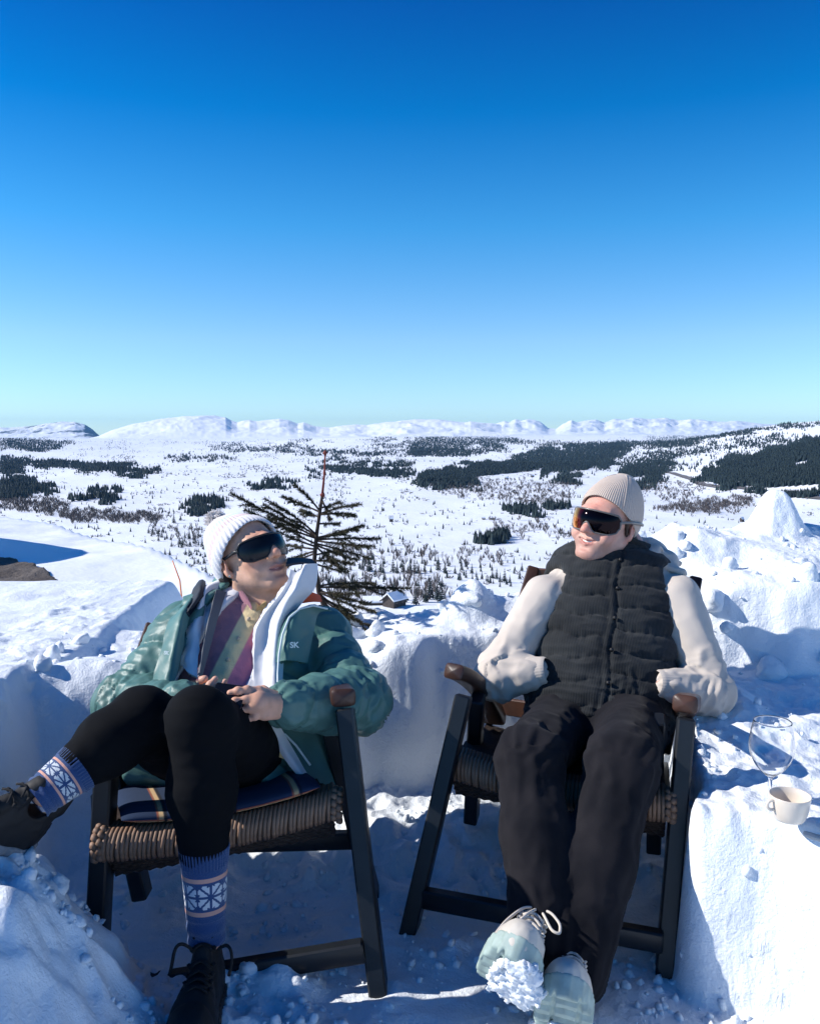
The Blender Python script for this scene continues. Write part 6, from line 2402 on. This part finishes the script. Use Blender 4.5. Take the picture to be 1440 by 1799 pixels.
def build_sapling():
    r = np.random.default_rng(21)
    Yt = 3.05
    line = [at(600, 1200, Yt + .02), at(590, 1120, Yt), at(560, 1040, Yt), at(552, 985, Yt), at(556, 940, Yt), at(563, 890, Yt), at(566, 870, Yt), at(570, 830, Yt), at(571, 797, Yt)]
    base = line[0]
    root = empty('spruce_sapling', base, 'young spruce with sparse drooping boughs and a bare red top behind the woman', 'tree')
    MB().tube(line[:7], [.012, .011, .009, .008, .007, .006, .005], 8).build('trunk', M_TWIG, root)
    MB().tube(line[6:], [.0048, .0036, .0028], 8).build('leader', M_LEADER, root)
    mb = MB()
    mb.tube([line[8] - [0, 0, .008], line[8] + [0, 0, .004], line[8] + [0, 0, .012]], [.003, .0085, .002], 8)
    mb.tube([line[6] - [0, 0, .008], line[6], line[6] + [.004, 0, .010]], [.004, .010, .004], 8)
    mb.tube([at(570, 832, Yt) - [0, 0, .006], at(570, 832, Yt), at(570, 830, Yt) + [0, 0, .006]], [.003, .006, .003], 8)
    mb.build('bud', M_LEADER, root)
    # boughs: (root pixel on the trunk, middle, tip), depth shift of the tip
    B = [((562, 898), (540, 868), (516, 852), -.05), ((562, 900), (530, 885), (497, 873), .10), ((563, 892), (580, 890), (596, 882), -.1), ((566, 880), (575, 900), (579, 914), -.1),
         ((562, 903), (600, 888), (634, 886), .05), ((562, 904), (600, 900), (622, 906), -.12), ((560, 908), (540, 902), (528, 896), .2),
         ((558, 920), (578, 920), (597, 920), .12), ((556, 945), (600, 935), (636, 924), -.08), ((556, 948), (610, 945), (668, 946), .02), ((556, 950), (610, 958), (658, 960), -.15),
         ((555, 955), (600, 965), (652, 982), -.05), ((555, 958), (590, 972), (628, 984), .2), ((555, 960), (580, 985), (600, 1000), -.2), ((555, 948), (590, 938), (610, 935), .2),
         ((556, 940), (520, 905), (464, 876), -.05), ((556, 942), (515, 915), (462, 886), .06), ((556, 944), (500, 918), (405, 866), .02), ((556, 946), (500, 928), (430, 895), -.1),
         ((554, 955), (515, 940), (470, 905), .1), ((554, 960), (520, 950), (480, 930), -.1), ((553, 965), (510, 960), (468, 950), .2), ((553, 968), (530, 975), (505, 985), .1), ((553, 972), (520, 985), (490, 1000), .15),
         ((552, 990), (580, 1000), (612, 1006), .1), ((552, 985), (585, 985), (620, 990), -.1), ((553, 975), (575, 970), (604, 968), .1),
         ((556, 1032), (620, 1030), (720, 1034), .05), ((558, 1036), (600, 1052), (650, 1060), .0), ((556, 1030), (600, 1022), (660, 1026), .2), ((560, 1040), (600, 1060), (660, 1075), -.1), ((562, 1045), (600, 1075), (652, 1105), .05),
         ((564, 1050), (610, 1090), (676, 1108), -.05), ((566, 1055), (610, 1100), (662, 1134), .0), ((570, 1065), (610, 1115), (650, 1152), .1), ((575, 1080), (610, 1130), (640, 1165), .0), ((580, 1095), (612, 1150), (668, 1192), -.1),
         ((585, 1105), (612, 1150), (645, 1180), .05), ((566, 1050), (600, 1070), (640, 1082), .15), ((572, 1068), (606, 1090), (638, 1120), -.1), ((578, 1088), (600, 1120), (628, 1142), .1), ((560, 1040), (585, 1046), (640, 1042), -.1),
         ((565, 1055), (595, 1085), (632, 1098), .2), ((575, 1075), (600, 1108), (640, 1136), .15)]
    for (a, m, t, dy) in B:
        p0, p1, p2 = at(*a, Yt), at(*m, Yt + dy * .5), at(*t, Yt + dy)
        tt = np.linspace(0, 1, 15)[:, None]
        c = (1 - tt) ** 2 * p0 + 2 * tt * (1 - tt) * p1 + tt ** 2 * p2
        tw, nd = MB(), MB()
        tw.tube(c, np.linspace(.0042, .0014, 15), 5, caps=False)
        L = np.linalg.norm(p2 - p0)
        paths = [(c, 1.0, .22)]
        ns = max(3, int(L / .042))
        for k in range(ns):
            f = .28 + .68 * (k + r.uniform(0, .6)) / ns
            q0 = c[int(f * 14)]
            d = (c[-1] - c[0]) / L
            w = np.cross(d, [0, 0, 1.]) * (1 if k % 2 else -1) + np.array([0, 0, r.uniform(-.35, .1)])
            d2 = d * .85 + w * r.uniform(.5, .9)
            d2 /= np.linalg.norm(d2)
            l2 = L * r.uniform(.16, .30) * (1.15 - f * .6)
            s = np.linspace(0, 1, 6)[:, None]
            c2 = q0 + d2 * l2 * s + np.array([0, 0, -.12 * l2]) * s ** 2
            tw.tube(c2, np.linspace(.0022, .001, 6), 4, caps=False)
            paths.append((c2, .85, 0.0))
        dens = r.uniform(.65, 1.1) if a[1] > 1020 else r.uniform(.35, .85)
        for c_, sc, start in paths:
            l_ = np.sum(np.linalg.norm(np.diff(c_, axis=0), axis=1))
            n = int(l_ / .00038 * dens)
            for k in range(n):
                f = start + (1 - start) * r.random() ** .9
                x = f * (len(c_) - 1)
                i = min(int(x), len(c_) - 2)
                p = c_[i] + (c_[i + 1] - c_[i]) * (x - i)
                d = c_[i + 1] - c_[i]
                d /= np.linalg.norm(d) + 1e-9
                e = r.normal(size=3)
                e -= d * (e @ d)
                e /= np.linalg.norm(e) + 1e-9
                nl = r.uniform(.012, .020) * sc
                v = d * .75 + e * .8
                v /= np.linalg.norm(v)
                w = np.cross(v, r.normal(size=3))
                w *= .0014 / (np.linalg.norm(w) + 1e-9)
                nd.put([p - w, p + w, p + v * nl], T=[[0, 1, 2]])
        b = tw.build('branch', M_TWIG, root)
        if nd.n:
            nd.build('needles', M_NEEDLE, b, smooth=False)


build_sapling()

# ================================================================== GLASS, CUP AND WHAT STANDS ON THE SNOW LEDGE
def glass_material():
    m = mat('clear_glass', (1, 1, 1), rough=.0, trans=1.0, ior=1.45)
    return m


M_GLASS = glass_material()
M_CHINA = mat('cream_china', (.70, .62, .52), rough=.22, spec=.5, coat=.3)


def wine_glass():
    g = at(1352, 1392, 1.80)
    root = empty('wine_glass', g, 'empty stemmed wine glass standing in the snow behind the cream cup', 'wine glass')
    s = 1.0
    outer = [(.0, .0), (.033, .0005), (.0335, .002), (.010, .006), (.0042, .012), (.0038, .040), (.0042, .052), (.012, .058), (.026, .073), (.037, .092), (.0435, .112), (.0455, .130), (.0440, .155), (.0405, .178), (.0372, .194)]
    inner = [(.0365, .1945), (.0360, .193), (.0395, .178), (.0430, .155), (.0444, .130), (.0425, .113), (.036, .094), (.025, .0755), (.012, .0615), (.0, .059)]
    def fine(p):
        p = np.array(p)
        t = np.arange(len(p))
        q = np.linspace(0, len(p) - 1, len(p) * 5)
        o = np.stack([np.interp(q, t, p[:, k]) for k in range(2)], 1)
        for _ in range(5):
            o[1:-1] = .25 * o[:-2] + .5 * o[1:-1] + .25 * o[2:]
        return o
    sc = .148 / .194 * 1.0
    P = np.vstack([fine(outer), fine(inner)]) * [1.06, .90]
    P[:, 1] += .032 * sstep(.012, .040, P[:, 1])        # the foot sits deep in the snow
    MB().lathe(P, g - [0, 0, .044], 64).build('bowl', M_GLASS, root)


wine_glass()


def cup():
    c = at(1386, 1434, 1.665) - [0, 0, .006]
    root = empty('cup', c, 'cream china cup with an ear handle on the snow ledge beside the wine glass', 'cup')
    prof = [(0, .004), (.026, .004), (.030, .0), (.033, .004), (.038, .020), (.0415, .040), (.0430, .054), (.0425, .0555), (.0412, .054), (.0395, .040), (.036, .020), (.030, .008), (0, .007)]
    MB().lathe(np.array(prof) * .94, c, 56).build('bowl', M_CHINA, root)
    a = np.linspace(-1.9, 1.9, 16)
    h = np.stack([-.0375 - .010 * (np.cos(a) + .32), -.010 + 0 * a, .034 + .010 * np.sin(a)], -1)
    MB().tube(c + h, .0032, 10).build('handle', M_CHINA, root)


cup()
tray = empty('board', at(1440, 1436, 1.66), 'light grey flat board lying in the snow at the right edge beside the cup', 'board')
M_BOARD = mat('grey_board', (.42, .44, .46), rough=.6)
sharpen(MB().beam(at(1424, 1440, 1.70) - [0, 0, .02], at(1520, 1468, 1.62) - [0, 0, .02], .08, .012).build('top', M_BOARD, tray))

# ================================================================== PLAID CUSHION UNDER THE WOMAN
def plaid():
    m = mat('plaid_cloth', (.012, .030, .075), rough=.95, bump=(300, .5, .002))
    for nm, col in (('stripe_cream', (.55, .38, .20)), ('stripe_rust', (.35, .10, .05)), ('stripe_dark', (.006, .010, .02))):
        attr_mix(m, nm, col)
    return m


def cushion():
    fl = np.array(JW['seat_fl']); fr = np.array(JW['seat_fr'])
    ax = (fr - fl) / np.linalg.norm(fr - fl)
    f = np.array([.40, -.917, 0])
    n, k = 120, 90
    G = np.zeros((n, k, 3))
    S, T = np.meshgrid(np.linspace(0, 1, n), np.linspace(0, 1, k), indexing='ij')
    L, D, h = .44, .40, .034
    for i in range(n):
        a = 2 * np.pi * T[i]
        # closed section: flat pad with round edges, laid front to back
        cx, cz = np.cos(a), np.sin(a)
        px = np.sign(cx) * np.abs(cx) ** .35 * D / 2
        pz = np.sign(cz) * np.abs(cz) ** .7 * h / 2 * (1 - .9 * abs(2 * S[i, 0] - 1) ** 10)
        G[i] = fl + ax * (.03 + L * S[i, 0]) - f * (D / 2 - .012) + px[:, None] * f + (pz + .020 - .02 * math.sin(math.pi * S[i, 0]))[:, None] * np.array([0, 0, 1.])
        G[i, :, 2] -= .07 * np.clip(-(px - D / 2 + .05) / D, 0, 1)
    mb = MB().grid(G, closed_v=True)
    o = mesh_np('plaid_cushion', np.concatenate(mb.V), np.concatenate(mb.Q), plaid(), True)
    s, t = S.ravel() * L, T.ravel()
    front = np.cos(2 * np.pi * t)
    zz = np.sin(2 * np.pi * t)
    per = lambda q, c, w, p: (np.abs((q - c + p / 2) % p - p / 2) < w).astype(float)
    y = np.where(np.abs(zz) < .95, zz * .5 * h, 0)
    cream = np.maximum(per(s, .085, .0045, .15), ((y < -.003) & (y > -.010) & (front > .5)).astype(float))
    rust = np.maximum(per(s, .078, .002, .15), ((y < -.001) & (y > -.003) & (front > .5)).astype(float))
    dark = np.maximum(per(s, .095, .003, .15), ((y < -.010) & (y > -.013) & (front > .5)).astype(float))
    attr(o, 'stripe_cream', cream)
    attr(o, 'stripe_rust', rust)
    attr(o, 'stripe_dark', dark)
    tag(o, 'dark blue plaid cushion with cream stripes lying on the wicker seat under the woman', 'cushion')


cushion()

# ================================================================== SMALL THINGS BEYOND THE PIT
pole = MB().tube([at(326, 1062, 6.0) - [0, 0, .3], at(316, 1020, 6.0), at(303, 985, 6.0)], [.006, .0055, .004], 8).build('marker_pole', mat('orange_paint', (.75, .22, .06), .5))
tag(pole, 'thin orange marker pole standing tilted in the snow left of the woman', 'marker pole')


def cabin(px, py, w, h, name, label, yaw=.3, wall=(.10, .055, .04), snow=.5, group=None, parts=True):
    """A small timber cabin: walls, snowy pitched roof, barge boards, window."""
    q = np.array([float(px)]), np.array([float(py)])
    d = land_under(*q)[0]
    if not np.isfinite(d):
        return
    x = (px - 720) / FPX * d
    z = float(land_z(np.array([x]), np.array([d]))[0])
    W, H_ = w / FPX * d, h / FPX * d
    D = W * .75
    root = empty(name, (x, d, z), label, 'cabin', group)
    c, s = math.cos(yaw), math.sin(yaw)
    def w3(V):
        V = np.asarray(V, float)
        return np.stack([x + V[:, 0] * c - V[:, 1] * s, d + V[:, 0] * s + V[:, 1] * c, z + V[:, 2]], -1)
    a, b = W / 2, D / 2
    e = H_ * .55
    V = [(-a, -b, -1), (a, -b, -1), (a, b, -1), (-a, b, -1), (-a, -b, e), (a, -b, e), (a, b, e), (-a, b, e), (-a, 0, H_), (a, 0, H_)]
    MB().put(w3(V), Q=[[0, 1, 5, 4], [1, 2, 6, 5], [2, 3, 7, 6], [3, 0, 4, 7]], T=[[5, 6, 9], [7, 4, 8]]).build('wall', cabin_wall, root, smooth=False)
    o_, t = .12 * W, .035 * W
    m = MB()
    for sg in (-1, 1):
        r0 = [(-a - o_, sg * (b + o_), e - o_ * .7), (a + o_, sg * (b + o_), e - o_ * .7), (a + o_, 0, H_ + .02), (-a - o_, 0, H_ + .02)]
        r1 = [(p[0], p[1], p[2] + t) for p in r0]
        m.put(w3(r0 + r1), Q=[[0, 1, 2, 3], [7, 6, 5, 4], [0, 4, 5, 1], [1, 5, 6, 2], [3, 2, 6, 7], [0, 3, 7, 4]])
    m.build('roof', cabin_roof, root, smooth=False)
    m = MB()
    for sg in (-1, 1):
        r0 = [(-a - o_ * .7, sg * (b + o_ * .6), e - o_ * .45), (a + o_ * .7, sg * (b + o_ * .6), e - o_ * .45), (a + o_ * .7, sg * .06 * b, H_), (-a - o_ * .7, sg * .06 * b, H_)]
        r1 = [(p[0], p[1], p[2] + t * 3.2) for p in r0]
        r0 = [(p[0], p[1], p[2] + t + .01) for p in r0]
        m.put(w3(r0 + r1), Q=[[0, 1, 2, 3], [7, 6, 5, 4], [0, 4, 5, 1], [1, 5, 6, 2], [3, 2, 6, 7], [0, 3, 7, 4]])
    m.build('roof_snow', M_FIELD, root, smooth=False)
    if parts:
        for k in (-.5, .5):
            p = [(k * a - .12 * a, -b - .03, e * .35), (k * a + .12 * a, -b - .03, e * .35), (k * a + .12 * a, -b - .03, e * .8), (k * a - .12 * a, -b - .03, e * .8)]
            p2 = [(v[0], v[1] + .05, v[2]) for v in p]
            MB().put(w3(p + p2), Q=[[0, 1, 2, 3], [0, 4, 5, 1], [1, 5, 6, 2], [2, 6, 7, 3], [3, 7, 4, 0]]).build('window', M_PHONE, root, smooth=False)


cabin_wall = mat('tarred_timber', (.070, .055, .048), .85, noise=(1.5, .4))
cabin_roof = mat('roof_turf', (.07, .06, .055), .9)
cabin(692, 1068, 34, 22, 'cabin', 'low brown timber cabin with a pitched roof below the snow bank by bare birches', .9)
cabin(655, 1066, 34, 13, 'cabin', 'long flat brown outbuilding left of the pitched cabin among bare birches', .1)
cabin(687, 917, 6, 9, 'cabin', 'tiny dark hut standing alone on the open white valley floor right of the spruce tip', .2, parts=False)
for k, (px_, py_, w_, h_) in enumerate([(865, 913, 8, 5), (850, 913, 5, 4), (1306, 917, 6, 8), (1340, 860, 6, 5), (1300, 852, 7, 5), (1325, 866, 6, 4), (890, 842, 5, 4), (935, 838, 5, 4), (1010, 843, 5, 4), (840, 848, 5, 4), (965, 862, 5, 4),
                                        (1170, 857, 6, 4), (1205, 862, 6, 4), (1425, 868, 7, 4), (1255, 853, 6, 4), (1375, 872, 6, 4), (1340, 778, 5, 4), (1285, 785, 5, 3), (820, 856, 5, 3), (905, 866, 5, 3), (930, 880, 5, 3)]):
    cabin(px_, py_, w_, h_, 'cabin', 'tiny snow roofed hut far off in the valley village', .3 * (k % 4), group='distant huts in the valley', parts=False)


def road():
    """The bare grey road winding along the foot of the right-hand hill."""
    pts = np.array([(1148, 820), (1165, 828), (1190, 834), (1215, 842), (1232, 851), (1262, 856), (1300, 857), (1330, 862), (1365, 868), (1440, 876), (1520, 884)], float)
    t = np.linspace(0, len(pts) - 1, 200)
    p = np.stack([np.interp(t, range(len(pts)), pts[:, k]) for k in range(2)], -1)
    for _ in range(10):
        p[1:-1] = .25 * p[:-2] + .5 * p[1:-1] + .25 * p[2:]
    d = land_under(p[:, 0], p[:, 1])
    ok = np.isfinite(d)
    p, d = p[ok], d[ok]
    d = np.convolve(np.pad(d, 4, 'edge'), np.ones(9) / 9, 'valid')
    x = (p[:, 0] - 720) / FPX * d
    c = np.stack([x, d], -1)
    n = np.gradient(c, axis=0)
    n = np.stack([-n[:, 1], n[:, 0]], -1) / np.linalg.norm(n, axis=1)[:, None]
    rows = []
    for o in (-9, -3, 3, 9):
        q = c + n * o
        rows.append(np.stack([q[:, 0], q[:, 1], land_z(q[:, 0], q[:, 1]) + 1.6], -1))
    o = MB().grid(np.array(rows)).build('road', mat('grey_road', (.16, .15, .15), .9, noise=(.05, .3)))
    tag(o, kind='structure')


road()
# ================================================================== THE AIR: thin even haze over the whole valley
def build_haze():
    m = bpy.data.materials.new('haze')
    m.use_nodes = True
    nt = m.node_tree
    nt.nodes.remove(nt.nodes['Principled BSDF'])
    v = nt.nodes.new('ShaderNodeVolumePrincipled')
    v.inputs['Color'].default_value = (.26, .58, 1.0, 1)
    v.inputs['Density'].default_value = 2.1e-5
    v.inputs['Anisotropy'].default_value = 0.0
    nt.links.new(v.outputs[0], nt.nodes['Material Output'].inputs['Volume'])
    zs = [v.co.z for o in bpy.data.objects if o.name.split('.')[0] in ('terrain', 'mountain') for v in o.data.vertices]
    x0, x1, y0, y1, z0, z1 = -30000, 30000, -16000, 27500, min(zs) - 1.0, max(zs) + 20.0
    V = [(x, y, z) for z in (z0, z1) for y in (y0, y1) for x in (x0, x1)]
    o = mesh_np('haze', V, np.array([[0, 2, 3, 1], [4, 5, 7, 6], [0, 1, 5, 4], [2, 6, 7, 3], [0, 4, 6, 2], [1, 3, 7, 5]]), m, smooth=False)
    tag(o, kind='stuff')


build_haze()
